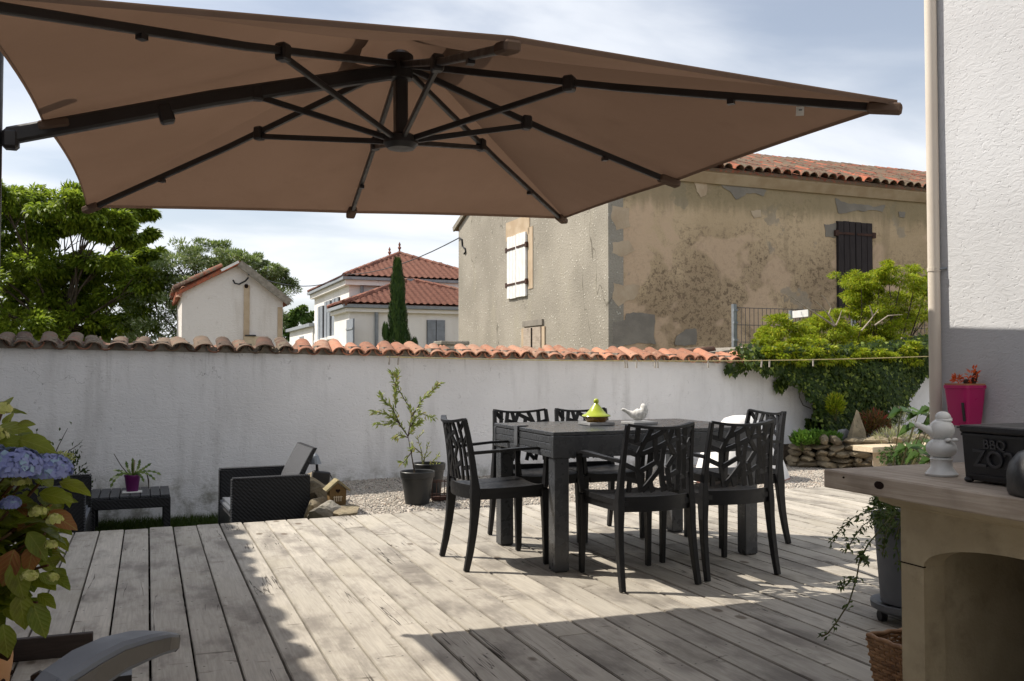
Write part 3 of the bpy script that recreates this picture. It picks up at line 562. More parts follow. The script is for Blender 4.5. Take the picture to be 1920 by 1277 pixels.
hb_ = thing('sky_block_house', 'unseen rendered house front added behind the viewpoint to block sky light', 'house', (0.5, -2.0, 0.0))  # unseen house front, added to keep sky light off the deck and wall
MB().box((0.45, -1.75, 2.7), (4.05, 0.5, 5.5)).build('wall', 'house', hb_); MB().box((-0.2, -1.492, 1.1), (1.9, 0.02, 2.2)).build('door_opening', 'bluegrey', hb_); MB().prism([(0, 0), (-1.4, 0.4), (-1.4, 0.5), (0, 0.1)], (4.3, 0, 0), (-1.7, -1.2, 5.45), (0, 1, 0), (0, 0, 1)).build('roof', 'tile_far', hb_)

# ---------------------------------------------------------------- barn
bn = thing('barn', 'tall old barn with pebbledash gable and peeling beige side wall', 'barn', (12.0, 18.0, GZ))
BX, BY, BYE, BEZ, BR = 7.44, 14.0, 22.2, 4.72, 6.12
MB().prism([(BY, GZ), (BYE, GZ), (BYE, BEZ), ((BY + BYE) / 2, BR), (BY, BEZ)], (0.3, 0, 0), (BX, 0, 0), (0, 1, 0), (0, 0, 1)).build('gable_wall', 'pebble', bn)
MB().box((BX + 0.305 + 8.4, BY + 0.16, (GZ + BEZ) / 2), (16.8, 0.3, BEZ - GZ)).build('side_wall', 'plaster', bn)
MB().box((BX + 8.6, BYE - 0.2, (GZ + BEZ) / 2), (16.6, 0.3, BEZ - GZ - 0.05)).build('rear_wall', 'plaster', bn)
MB().prism([(0, 0), (0.03, 0), (0.16, 0.16), (0.16, 0.24), (0, 0.24)], (17.0, 0, 0), (BX + 0.02, BY - 0.002, BEZ - 0.25), (0, -1, 0), (0, 0, 1)).build('cornice', 'patch2', bn)
sl_ = math.atan2(BR - BEZ, (BYE - BY) / 2)
def roofpt(x, s, lift=0.0): return Vector((x, BY - 0.24 + s * math.cos(sl_) - lift * math.sin(sl_), BEZ - 0.04 + s * math.sin(sl_) + lift * math.cos(sl_)))
SL = ((BYE - BY) / 2 + 0.24) / math.cos(sl_)
rf = MB(); rf.prism([(BY - 0.2, BEZ - 0.06), ((BY + BYE) / 2, BR - 0.02), (BYE + 0.25, BEZ - 0.06), (BYE + 0.25, BEZ - 0.0), ((BY + BYE) / 2, BR + 0.05), (BY - 0.2, BEZ - 0.0)], (17.2, 0, 0), (BX - 0.07, 0, 0), (0, 1, 0), (0, 0, 1))
roof = rf.build('roof', 'tile_barn', bn)
field = MB(); proto = canal(L=0.40, r0=0.105, r1=0.09, t=0.014, n=6); TB = proto.mesh('tile', M['tile_barn'], 50)
rotm = Euler((sl_ + R(2.5), 0, 0)).to_matrix(); cnt = 0
for row in range(13):
    s = row * 0.345
    if s > SL - 0.15: break
    for c in range(78):
        x = BX - 0.02 + c * 0.215; p = roofpt(x + random.uniform(-.012, .012), s + random.uniform(-.02, .02), 0.03 + random.uniform(-.004, .012))
        if row < 5 and 9.3 < x < 19.6 and cnt < 290: inst('tile', TB, roof, p, (sl_ + R(2.5) + random.uniform(-.03, .03), random.uniform(-.1, .1), random.uniform(-.05, .05))); cnt += 1
        else: field.add([rotm @ Vector(v) + p for v in proto.v], proto.f)
o = field.build('tile_field', 'tile_barn', roof, smooth=50, kind='stuff', fix=False)
MB().tube([(BX - 0.1, (BY + BYE) / 2, BR + 0.03), (BX + 17.1, (BY + BYE) / 2, BR + 0.03)], 0.11, 10).build('ridge_tiles', 'tile_barn', roof)
MB().bar([(BX - 0.055, BYE + 0.25, BEZ - 0.02), (BX - 0.055, (BY + BYE) / 2, BR + 0.06), (BX - 0.055, BY - 0.22, BEZ - 0.02)], 0.05, 0.12, (0, 0, 1)).build('verge', 'mortar', roof)
# white shutters on the gable
def shutter(name, parent, mat, cx, w, z0, z1, plane, planks, straps, hand):
    axis, pos = plane; o = None; pw = w / planks; st = random.getstate()
    def bx(c, z, dw, dz, dd, off):
        return ((pos - off, c, z), (dd, dw, dz)) if axis == 'x' else ((c, pos - off, z), (dw, dd, dz))
    for i in range(planks):
        c_, d_ = bx(cx - w / 2 + pw * (i + .5), (z0 + z1) / 2 + random.uniform(-.008, .008), pw - 0.012, z1 - z0, 0.035, 0.03); ob = MB().box(c_, d_).build('plank', mat, parent, bevel=0.003)
    for z in straps:
        c_, d_ = bx(cx + hand * w * 0.06, z, w * 0.98, 0.045, 0.012, 0.055); MB().box(c_, d_).build('strap_hinge', 'rust', parent)
        c_, d_ = bx(cx + hand * (w * 0.5 + 0.03), z, 0.09, 0.11, 0.05, 0.035); MB().box(c_, d_).build('hinge_pin', 'rust', parent)
ya, yb = 18.70, 17.62; ym = (ya + yb) / 2
for (c, w, hd) in (((ya + ym) / 2, ya - ym - 0.01, 1), ((ym + yb) / 2, ym - yb - 0.01, -1)):
    sh = MB().box((BX - 0.01, c, 3.30), (0.012, w, 1.34)).build('shutter', 'whitepaint', bn, label='white plank shutter with rusty strap hinges'); shutter('s', sh, 'whitepaint', c, w, 2.61, 3.98, ('x', BX), 3, (2.92, 3.70), hd)
MB().box((BX - 0.004, 18.16, 4.12), (0.02, 1.35, 0.42)).build('lintel_patch', 'patch2', bn); MB().box((BX - 0.006, 17.44, 3.4), (0.016, 0.25, 1.3)).build('jamb_patch', 'patch2', bn)
d0 = atX(985, 650, BX); d1 = atX(1017, 650, BX); zt = atX(1000, 614, BX).z; yc = (d0.y + d1.y) / 2; wd = abs(d1.y - d0.y)
dr = MB().box((BX - 0.02, yc, (GZ + zt) / 2), (0.05, wd, zt - GZ)).build('door', 'beam', bn, label='low weathered brown door under a painted lintel'); MB().box((BX - 0.05, yc, (GZ + zt) / 2), (0.012, 0.06, zt - GZ - .02)).build('door_gap', 'brown', dr)
MB().box((BX - 0.02, yc, zt + 0.09), (0.05, wd * 1.15, 0.12)).build('lintel', 'patch', bn)
for s in (-1, 1): MB().box((BX - 0.012, yc + s * (wd / 2 + 0.09), (GZ + zt) / 2), (0.03, 0.14, zt - GZ)).build('door_jamb', 'patch2', bn)
# dark shutter on the long side
xa, xb = 12.46, 13.33; zt_ = 3.96; zb_ = 2.25; sh = MB().box(((xa + xb) / 2, BY - 0.0, (zt_ + zb_) / 2), (xb - xa, 0.02, zt_ - zb_)).build('shutter', 'shutterdark', bn, label='blackened wooden shutter with rusted hinges')
for (c, w, hd) in (((xa * 3 + xb) / 4, (xb - xa) / 2 - .01, -1), ((xa + xb * 3) / 4, (xb - xa) / 2 - .01, 1)): shutter('d', sh, 'shutterdark', c, w, zb_, zt_, ('y', BY), 3, (3.72,), hd)
def wallpatch(pts, mat, seed, nm='plaster_patch', th=0.006):
    rs = random.Random(seed); poly = []; q = [atY(x, y, BY) for x, y in pts]
    cur = [(p.x, p.z) for p in q]
    for it in range(4):
        nx = []
        for k in range(len(cur)):
            a, c = cur[k], cur[(k + 1) % len(cur)]; L = math.hypot(c[0] - a[0], c[1] - a[1]); e = rs.uniform(-.085, .085) * L; nx += [a, ((a[0] + c[0]) / 2 - (c[1] - a[1]) / L * e, (a[1] + c[1]) / 2 + (c[0] - a[0]) / L * e)]
        cur = nx
    poly = cur
    MB().prism(poly, (0, -th, 0), (0, BY + 0.004, 0)).build(nm, mat, bn)
wallpatch([(1150, 604), (1172, 600), (1174, 588), (1228, 590), (1230, 645), (1148, 645)], 'patch', 1); wallpatch([(1342, 340), (1370, 345), (1438, 357), (1432, 368), (1400, 362), (1380, 374), (1372, 362)], 'patch', 2)
wallpatch([(1566, 371), (1660, 384), (1655, 397), (1610, 394), (1572, 400)], 'patch', 3); wallpatch([(1545, 420), (1568, 418), (1568, 446), (1548, 444)], 'patch', 4); wallpatch([(1268, 632), (1285, 618), (1306, 617), (1305, 646), (1265, 646)], 'patch', 5)
wallpatch([(1300, 340), (1326, 345), (1324, 366), (1314, 370), (1306, 358)], 'patch2', 6); wallpatch([(1148, 385), (1180, 390), (1182, 425), (1156, 432), (1146, 410)], 'patch2', 7); wallpatch([(1150, 530), (1200, 535), (1190, 560), (1160, 575), (1148, 560)], 'patch2', 8); wallpatch([(1408, 395), (1426, 393), (1428, 407), (1414, 410)], 'patch2', 9)
wallpatch([(1685, 397), (1698, 398), (1696, 408), (1686, 407)], 'patch', 10); wallpatch([(1148, 455), (1178, 450), (1190, 470), (1165, 482), (1148, 475)], 'patch2', 12)
cb = [atX(861, 446, BX - .02), atX(866, 449, BX - .02), atX(867, 462, BX - .02), atX(872, 466, BX - .02), atX(873, 472, BX - .02), atX(870, 476, BX - .02)]; MB().tube(cb, 0.022, 6, (1, 0, 0)).build('cable_tail', 'cable', bn)

# ---------------------------------------------------------------- white house with red hipped roofs
wh = thing('villa', 'white house with grey shutters and red hipped tile roofs beyond the cypress', 'house', (11.0, 38.0, GZ))
MX, MY, ME = 7.46, 36.0, 4.55
MB().box((MX + 3.3, MY + 4.05, (GZ + ME) / 2), (6.6, 8.1, ME - GZ)).build('wall', 'farwhite', wh)
MB().box((MX + 3.3, MY + 4.0, ME - 0.06), (7.0, 8.5, 0.2)).build('cornice', 'farwhite', wh); MB().box((MX + 3.3, MY + 4.0, ME + 0.10), (7.25, 8.75, 0.11)).build('gutter', 'zinc', wh)
AX, AY, AE = 6.85, 33.0, 3.23; AW = 7.2
MB().box((AX + AW / 2, AY + 1.45, (GZ + AE) / 2), (AW, 2.9, AE - GZ)).build('annex_wall', 'farwhite', wh); MB().box((AX + AW / 2, AY + 1.4, AE - 0.02), (AW + .3, 3.1, 0.14)).build('annex_cornice', 'farwhite', wh); MB().box((AX + AW / 2, AY + 1.4, AE + 0.12), (AW + .55, 3.3, 0.12)).build('annex_gutter', 'zinc', wh)
def hipface(eL, eR, tL, tR, parent, tw=0.25, rh=0.27, name='tile_field'):
    eL, eR, tL, tR = map(lambda a: np.array(a, float), (eL, eR, tL, tR)); u = eR - eL; W_ = np.linalg.norm(u); u /= W_; mid = (tL + tR) / 2 - eL; v = mid - u * (mid @ u); H_ = np.linalg.norm(v); v /= H_; nn = np.cross(u, v); nn *= np.sign(nn[2])
    sL = (tL - eL) @ u; sR = (tR - eL) @ u; ns = int(W_ / tw) * 4; nt = int(H_ / rh) * 3; V = []; F = []; idx = {}
    for i in range(nt + 1):
        t = H_ * i / nt; lo = sL * t / H_; hi = W_ + (sR - W_) * t / H_; ph = (i % 3); lift = (0.13, 0.085, 0.03)[ph]
        for j in range(ns + 1):
            s = min(max(W_ * j / ns, lo), hi); q = (j % 4) / 4.0; V.append(eL + u * s + v * t + nn * (lift * 0.7 + 0.035 * (1 if q in (0.25, 0.5) else 0)))
    for i in range(nt):
        for j in range(ns):
            a = i * (ns + 1) + j
            if np.linalg.norm(V[a] - V[a + 1]) > 1e-4 or np.linalg.norm(V[a + ns + 1] - V[a + ns + 2]) > 1e-4: F.append((a, a + 1, a + ns + 2, a + ns + 1))
    off = np.array(root_of(parent).location); me = npmesh(name, np.array(V) - off, np.array(F), 'tile_far'); o = bpy.data.objects.new(name, me); finish(o, name, None, parent, 'stuff')
def hiproof(x0, x1, y0, y1, ze, zr, ya, yb, nm, parent, xm=None):
    xm = xm or (x0 + x1) / 2; ap = (xm, ya, zr); bp = (xm, yb, zr); r = MB().add([(x0, y0, ze), (x1, y0, ze), (x1, y1, ze), (x0, y1, ze), ap, bp], [(0, 1, 4), (1, 2, 5, 4), (2, 3, 5), (3, 0, 4, 5), (3, 2, 1, 0)]).build(nm, 'tile_far', parent)
    hipface((x0, y0, ze), (x1, y0, ze), ap, ap, r); hipface((x0, y1, ze), (x0, y0, ze), bp, ap, r); hipface((x1, y0, ze), (x1, y1, ze), ap, bp, r)
    for a, c in (((x0, y0, ze), ap), ((x1, y0, ze), ap), ((x0, y1, ze), bp), (ap, bp)):
        a, c = Vector(a), Vector(c); k = max(2, int((c - a).length / 0.36)); h = MB()
        for i in range(k): p = a.lerp(c, i / k); q = a.lerp(c, (i + 1) / k); h.tube([p + Vector((0, 0, .05)), q + Vector((0, 0, .09))], [0.12, 0.1], 7)
        h.build('hip_tiles', 'tile_far', r)
    return r
r1 = hiproof(MX - .25, MX + 6.2, MY - .25, MY + 8.3, ME + .14, 6.12, MY + 3.4, MY + 5.2, 'roof', wh, 10.42); r2 = hiproof(AX - .25, AX + AW + .2, AY - .25, AY + 2.95, AE + .16, 4.62, AY + 2.85, AY + 2.95, 'annex_roof', wh, 9.86)
for x, y, h in ((10.42, MY + 3.4, 6.15), (10.42, MY + 5.2, 6.15)): MB().lathe([(0.09, 0), (0.05, .1), (0.035, .22), (0.085, .3), (0.03, .38), (0.06, .44), (0.01, .56)], (x, y, h), 10).build('finial', 'tile_far', r1)
MB().box((12.55, 41.0, 5.55), (0.55, 0.6, 1.0)).build('chimney', 'patch2', r1)
for (xa_, xb_, ya_, yb_) in ((598.5, 607.5, 573, 636), (610.8, 621.5, 563, 632), (625, 637.5, 557, 628)):
    p = atX(xa_, ya_, MX); q = atX(xb_, yb_, MX); zz0, zz1 = q.z, (atX(xb_, ya_, MX).z); yy0, yy1 = sorted((p.y, q.y)); w = yy1 - yy0
    wnd = MB().box((MX - 0.01, (yy0 + yy1) / 2, (zz0 + zz1) / 2), (0.05, w, zz1 - zz0)).build('window', 'brown', wh)
    for s in (0, 1): MB().box((MX - 0.06, yy0 + w * (0.22 + 0.5 * s), (zz0 + zz1) / 2), (0.06, w * 0.40, zz1 - zz0)).build('shutter', 'bluegrey', wnd)
    MB().box((MX - 0.1, (yy0 + yy1) / 2, zz0 - 0.08), (0.26, w * 1.15, 0.12)).build('sill', 'farwhite', wnd)
p = atY(800, 600, AY); q = atY(834, 655, AY); dw = q.x - p.x; wnd = MB().box(((p.x + q.x) / 2, AY - 0.005, (p.z + GZ) / 2), (dw, 0.04, p.z - GZ)).build('door', 'brown', wh)
for s in (0, 1): MB().box((p.x + dw * (0.25 + 0.5 * s), AY - 0.04, (p.z + GZ) / 2), (dw * 0.46, 0.05, p.z - GZ)).build('door_leaf', 'bluegrey', wnd)
p = atX(652, 603, AX); q = atX(664, 640, AX); wnd = MB().box((AX - 0.02, (p.y + q.y) / 2, 1.9), (0.06, abs(p.y - q.y), 1.9)).build('window', 'bluegrey', wh)
for z in (1.3, 2.5): MB().box((AX - 0.06, (p.y + q.y) / 2, z), (0.03, abs(p.y - q.y), 0.06)).build('batten', 'zinc', wnd)
MB().tube([(MX + 0.5, MY - 0.08, ME - .1), (MX + 0.5, MY - 0.08, AE + .1)], 0.07, 8).build('downpipe', 'zinc', wh); MB().tube([(AX + 1.0, AY - 0.08, AE), (AX + 1.0, AY - 0.08, GZ)], 0.07, 8).build('downpipe', 'zinc', wh)
MB().box((MX + 2.0, 48.1, 1.35), (4.1, 7.6, 3.5)).build('rear_wing_wall', 'farwhite', wh); MB().box((MX + 2.0, 48.1, 3.16), (4.5, 8.0, 0.16)).build('rear_wing_cornice', 'zinc', wh); MB().box((MX - 0.04, 47.6, 1.9), (0.08, 1.3, 1.6)).build('window', 'bluegrey', wh)

# ---------------------------------------------------------------- hut
ht = thing('hut', 'small old whitewashed gabled hut behind the white wall', 'hut', (1.7, 21.5, GZ))
hx0, hx1, hy = 0.655, 2.705, 20.0; ap = (1.775, 3.27); le = 2.66; re = 2.55
MB().prism([(hx0, GZ), (hx1, GZ), (hx1, re), ap, (hx0, le)], (0, 3.4, 0), (0, hy, 0)).build('wall', 'hutwhite', ht)
rl = MB().prism([(hx0 - 0.10, le - 0.07), (hx0 - 0.12, le + 0.0), (ap[0], ap[1] + 0.09), (ap[0], ap[1] + 0.012)], (0, 3.6, 0), (0, hy - 0.10, 0)).build('roof', 'tile_barn', ht)
MB().prism([(ap[0] + .004, ap[1] + 0.012), (ap[0] + .004, ap[1] + 0.09), (hx1 + 0.14, re - 0.02), (hx1 + 0.12, re - 0.10)], (0, 3.6, 0), (0, hy - 0.14, 0)).build('roof_slope', 'tile_barn', rl)
MB().bar([(ap[0] + 0.01, hy - 0.17, ap[1] + 0.03), (hx1 + 0.13, hy - 0.17, re - 0.06)], 0.03, 0.15, (0, 0, 1)).build('bargeboard', 'mortar', rl, label='weathered greenish barge board'); MB().bar([(ap[0] - 0.01, hy - 0.16, ap[1] + 0.06), (ap[0] - 0.36, hy - 0.16, ap[1] - 0.14)], 0.03, 0.05, (0, 0, 1)).build('bargeboard', 'whitepaint', rl)
d = Vector((ap[0] - hx0 + .1, 0, ap[1] - le + .06)); an = math.atan2(d.z, d.x)
for i in range(3):
    for k in range(12): p = Vector((hx0 - 0.14, hy - 0.05 + k * 0.28, le + 0.03)) + d.normalized() * (i * 0.34); inst('tile', TB, rl, p + Vector((0, random.uniform(-.03, .03), random.uniform(0, .02))), (an, 0, R(-90) + random.uniform(-.1, .1)), (1.1, 1, 1.0))
inst('tile', TILE['tile_new'], rl, (hx0 - 0.06, hy - 0.10, le - 0.16), (R(55), R(-25), R(-60)), (1.0, .8, 1.0))
MB().box((hx1 - 0.06, hy - 0.012, 1.0), (0.10, 0.03, 2.8)).build('quoin', 'patch2', ht); MB().box((1.95, hy - 0.008, 1.75), (0.12, 0.02, 2.2)).build('chimney_strip', 'patch2', ht)
MB().box((2.15, hy - 0.03, 1.66), (0.5, 0.06, 0.2)).build('lintel', 'palewood', ht); MB().box((2.03, hy - 0.05, 1.78), (0.22, 0.1, 0.025)).build('rusty_plate', 'iron', ht); MB().ellipsoid((1.94, hy - .01, 2.83), (.045, .03, .05), 8, 6).build('hole', 'brown', ht)
MB().tube([atY(466, 520, hy - .12), atY(460, 527, hy - .12), atY(448, 533, hy - .1), atY(440, 531, hy - .08), atY(437, 525, hy - .06)], 0.018, 6, (0, 1, 0)).build('hook_cable', 'cable', ht)
cbp = []; pA = atY(466, 515, hy - 0.2); pB = Vector((MX - .2, MY - .2, ME + .25)); pC = atX(861, 446, BX - .03)
for a, c, sg in ((pA, pB, 0.35), (pB, pC, 0.25)):
    for i in range(13): t_ = i / 12; p = a.lerp(c, t_); p.z -= sg * 4 * t_ * (1 - t_) * (1 if a is pA else 1); cbp.append(p)
MB().tube(cbp, 0.014, 6).build('overhead_cable', 'cable', label='thin black cable sagging from hut to villa to barn', cat='cable', loc=tuple(pB))
sb = thing('stone_block', 'pale flat-topped stone pillar showing above wall beside barn gable', 'pillar', (3.65, 11.2, GZ)); a = atY(832, 636, 11.0); c = atY(878, 645, 11.0)
MB().box(((a.x + c.x) / 2, 11.2, 1.415), (c.x - a.x + .05, 0.36, 0.05)).build('cap', 'limestone', sb, bevel=0.01); MB().box(((a.x + c.x) / 2, 11.2, (GZ + 1.388) / 2), (c.x - a.x - .02, 0.3, 1.388 - GZ)).build('shaft', 'limestone', sb, bevel=0.01)
#@@VEG
# ---------------------------------------------------------------- trees and planting behind the wall
def limb(b, a, c, r0, r1, bend=0.12, n=5):
    a, c = Vector(a), Vector(c); L = (c - a).length; o = Vector((random.uniform(-1, 1), random.uniform(-1, 1), random.uniform(-.3, .6))) * L * bend
    pts = [a.lerp(c, i / n) + o * (4 * (i / n) * (1 - i / n)) for i in range(n + 1)]; b.tube(pts, [r0 + (r1 - r0) * i / n for i in range(n + 1)], 6); return pts
def tree(name, label, base, fork, clumps, leaf, per, lsz, mat, trunk_r=0.16, flat=0.55, group=None, hang=0.35):
    t = thing(name, label, 'tree', base, group); b = MB(); base = Vector(base); fork = Vector(fork); limb(b, base, fork, trunk_r, trunk_r * 0.7, 0.03)
    Ps = []; Ds = []; Ns = []
    for c, r in clumps:
        pts = limb(b, fork + Vector((random.uniform(-.1, .1), random.uniform(-.1, .1), random.uniform(-.3, .3))), c, trunk_r * 0.24, 0.012, 0.12)
        for k in range(5):
            tip = Vector(c) + Vector((random.uniform(-1, 1), random.uniform(-1, 1), random.uniform(-.3, .6))) * r; limb(b, pts[3 if k % 2 else 4], tip, 0.014, 0.005, 0.1, 3)
        ns = 11
        for k in range(ns):                                # sprays inside the clump
            d = rdir(1)[0]; sc = np.array(c) + d * np.array([r, r, r * flat]) * (0.35 + 0.65 * rng.random()); m = int(per / ns * (0.6 + 0.8 * rng.random())); p, dd = in_ball(m, sc, np.array([.42, .42, .2]) * r)
            Ps.append(p); Ds.append(dd * .8 + d * .6 + np.array([0, 0, -hang])); Ns.append(rdir(m) * .7 + [0, 0, 1])
    b.build('trunk', 'bark', t, smooth=60); P = np.concatenate(Ps); n = len(P)
    leaves('crown', t, mat, P, np.concatenate(Ds), np.concatenate(Ns), rng.uniform(.7, 1.3, n) * lsz, rng.uniform(.8, 1.2, n) * lsz * leaf); return t
def px_clumps(L, Y, spread): return [(tuple(atY(x, y, Y + random.uniform(-spread, spread))), r * Y * 1.06 / 1700) for x, y, r in L]
TY = 26.0
big = [(5, 372, 40), (50, 375, 42), (110, 385, 45), (165, 392, 40), (215, 392, 36), (262, 398, 26), (20, 430, 46), (75, 432, 38), (120, 430, 34), (200, 425, 34), (250, 440, 28), (30, 490, 50), (85, 500, 45), (140, 500, 44), (195, 490, 44), (245, 485, 42), (285, 480, 24),
       (40, 555, 50), (105, 560, 44), (165, 560, 44), (225, 550, 42), (270, 530, 30), (60, 610, 46), (130, 612, 46), (195, 612, 46), (250, 600, 32), (10, 600, 50), (-60, 400, 60), (-70, 480, 70), (-60, 560, 70), (-130, 450, 80), (-140, 550, 80)]
tree('broadleaf_tree', 'large dark green spreading tree at left behind white wall', (-2.2, 26, GZ), (-2.0, 26, 1.9), px_clumps(big, TY, 1.6), 0.45, 2100, 0.15, 'lf_oak', 0.2, 0.7, 'trees beyond the wall')
sil = [(300, 520, 34), (335, 500, 30), (372, 482, 26), (405, 478, 24), (430, 492, 22), (285, 560, 38), (325, 560, 40), (270, 605, 38), (310, 610, 42), (345, 600, 36), (245, 630, 30), (460, 500, 22), (480, 490, 14), (500, 515, 18), (520, 510, 12), (528, 545, 22), (520, 580, 24), (400, 520, 40), (440, 540, 40), (480, 545, 36), (360, 540, 30)]
tree('silver_leaf_tree', 'silvery green tree growing behind the small hut', (1.4, 24.5, GZ), (1.4, 24.5, 1.4), [(c, r * 1.3) for c, r in px_clumps(sil, 24.5, 0.8)], 0.32, 1500, 0.10, 'lf_silver', 0.14, 0.95, 'trees beyond the wall', -0.25)
mid = [(548, 600, 17), (562, 590, 15), (578, 592, 12), (540, 625, 18), (565, 618, 18), (572, 635, 18), (530, 610, 14)]
tree('round_tree', 'small round mid-green tree between the hut and the villa', (7.6, 54, GZ), (7.6, 54, 1.0), px_clumps(mid, 54, 0.5), 0.5, 1000, 0.2, 'lf_mid', 0.12, 0.9, 'trees beyond the wall')
# cypress
cy = thing('cypress', 'slim dark green cypress standing before the villa', 'tree', (3.955, 15, GZ)); b = MB(); b.tube([(3.955, 15, GZ), (3.955, 15, 2.6)], [0.06, 0.01], 7); b.build('trunk', 'bark', cy)
n = 15000; u = rng.random(n) ** 0.85; z = GZ + 0.25 + u * 3.05; q = (z - GZ) / 3.33; rad = 0.265 * np.clip((1 - q) * 1.75, 0, 1) ** 0.75 * (0.8 + .2 * np.sin(z * 9 + 1) * np.cos(z * 4)); a = rng.random(n) * 2 * PI; rr = rad * (0.55 + 0.5 * rng.random(n) ** .5 + 0.10 * np.sin(a * 5 + z * 3))
P = np.stack([3.955 + rr * np.cos(a) - 0.05 * (q - .5), 15 + rr * np.sin(a), z], 1); out = np.stack([np.cos(a), np.sin(a), 0 * a], 1)
leaves('crown', cy, 'lf_cyp', P, out * .35 + rdir(n) * .25 + [0, 0, 1], out + rdir(n) * .4, rng.uniform(.05, .12, n), rng.uniform(.012, .022, n))
n = 700; P, dd = in_ball(n, (3.72, 14.95, 1.68), (.04, .05, .15)); leaves('crown', cy, 'lf_cyp', P, dd * .3 + [-.2, 0, 1], dd, .07, .015)
n = 500; P, dd = in_ball(n, (4.21, 14.95, 1.45), (.05, .06, .14)); leaves('crown', cy, 'lf_cyp', P, dd * .3 + [.2, 0, 1], dd, .07, .015)

# ivy draped over the wall end
iv = thing('ivy', 'dark ivy hanging over the end of the white wall', 'ivy', (7.9, 8.9, -0.1)); poly = [(1385, 655), (1383, 678), (1420, 690), (1455, 702), (1488, 722), (1508, 752), (1518, 785), (1540, 808), (1585, 806), (1640, 800), (1655, 794), (1672, 765), (1694, 735), (1714, 705), (1738, 688), (1790, 680), (1790, 625), (1745, 632), (1690, 645), (1600, 652), (1480, 655)]
W2 = [atY(x, y, 8.9) for x, y in poly]; PX = np.array([p.x for p in W2]); PZ = np.array([p.z for p in W2])
def inpoly(x, z):
    c = np.zeros(len(x), bool); j = len(PX) - 1
    for i in range(len(PX)): c ^= ((PZ[i] > z) != (PZ[j] > z)) & (x < (PX[j] - PX[i]) * (z - PZ[i]) / (PZ[j] - PZ[i] + 1e-9) + PX[i]); j = i
    return c
x = rng.uniform(PX.min(), PX.max(), 120000); z = rng.uniform(PZ.min() - .02, PZ.max(), 120000); k = inpoly(x + rng.normal(0, .05, len(x)), z + rng.normal(0, .035, len(x))); x, z = x[k][:24000], z[k][:24000]; n = len(x)
dep = 0.05 + 0.20 * (0.5 + 0.5 * np.sin(x * 3.1 + 1.2) * np.cos(z * 4.3 + x)) + rng.uniform(0, .10, n); y = 8.94 - dep * np.clip((z + .25) / .6, .35, 1); y = np.where(z > 1.17, 9.1 - rng.uniform(0, .42, n), y)
top = (z > 1.12)[:, None]; N = rdir(n) * .55 + np.where(top, [0, -.5, .9], [-.05, -1, .35]); D = rdir(n) * .6 + [0, -.25, -1]
leaves('foliage', iv, 'lf_ivy', np.stack([x, y, z], 1), D, N, rng.uniform(.03, .062, n), rng.uniform(.03, .06, n), 'ivy')
b = MB()
for i in range(26): xx = random.uniform(7.55, 8.3); b.tube([(xx, 8.93, -0.1), (xx + random.uniform(-.05, .05), 8.93, .4), (xx + random.uniform(-.1, .1), 8.93, .8), (xx + random.uniform(-.2, .2), 8.93, 1.2)], [.016, .012, .01, .006], 5)
for px_ in ([(1475, 730), (1470, 745), (1478, 760), (1490, 768)], [(1488, 640), (1560, 600), (1530, 585)]): pass
b.tube([atY(1500, 728, 8.9), atY(1499, 745, 8.89), atY(1506, 760, 8.88), atY(1520, 766, 8.9)], .006, 5, (0, 1, 0)); b.build('stems', 'bark', iv)
for (x0, y0), m in (((1373, 690), 26), ((1395, 688), 22), ((1462, 722), 30), ((1523, 790), 60), ((1470, 712), 40)):
    c = atY(x0, y0, 8.9); P, dd = in_ball(m, c, (.10, .03, .09)); leaves('foliage', iv, 'lf_ivy', P, dd * .5 + [0, -.1, -1], rdir(m) * .3 + [0, -1, .3], .06, .06, 'ivy')

# feathery yellow-green shrub rising behind the ivy
sh = thing('feathery_shrub', 'bright yellow-green feathery shrub rising above the ivy', 'shrub', (9.1, 9.75, GZ)); b = MB(); Ps, Ds = [], []
for x, y, r in ((1460, 612, 24), (1490, 622, 20), (1525, 618, 22), (1550, 612, 26), (1580, 622, 28), (1610, 632, 30), (1640, 625, 28), (1590, 530, 22), (1615, 540, 22), (1640, 545, 16), (1590, 565, 24), (1605, 585, 24), (1650, 520, 28), (1665, 512, 20), (1690, 525, 30), (1715, 530, 26), (1740, 535, 28), (1700, 560, 30), (1665, 575, 30), (1640, 590, 30), (1690, 590, 30), (1730, 580, 30), (1660, 610, 30), (1520, 630, 26), (1560, 640, 26), (1480, 640, 24), (1620, 650, 30), (1680, 630, 30), (1730, 610, 34), (1770, 560, 34), (1775, 610, 34), (1450, 640, 20), (1500, 655, 18), (1545, 656, 20), (1590, 660, 20), (1640, 660, 22), (1690, 655, 22), (1735, 640, 22), (1610, 560, 20), (1560, 600, 20), (1440, 622, 14), (1425, 655, 12), (1455, 662, 15), (1490, 668, 16), (1530, 664, 18), (1575, 670, 18), (1615, 675, 16), (1655, 668, 18), (1700, 664, 18), (1735, 660, 16)):
    c = atY(x, y, 8.72 if y > 661 else 9.15 if y > 652 else 9.7 + random.uniform(-.3, .3)); rr = r * 12.5 / 1700; limb(b, (9.1 + random.uniform(-.5, .5), 9.75, 0.6), c, .018, .004, .08)
    for k in range(9):
        d = rdir(1)[0]; sc = np.array(c) + d * rr * (.3 + 1.1 * rng.random()) * [1.2, 1, .85]; m = 150; p, dd = in_ball(m, sc, np.array([.55, .5, .2]) * rr); Ps.append(p); Ds.append(dd + d * .6 + [0, 0, -.15])
P = np.concatenate(Ps); n = len(P); b.build('stems', 'bark', sh); leaves('foliage', sh, 'lf_shrub', P, np.concatenate(Ds), rdir(n) * .6 + [0, -.2, 1], rng.uniform(.035, .06, n), rng.uniform(.012, .02, n))
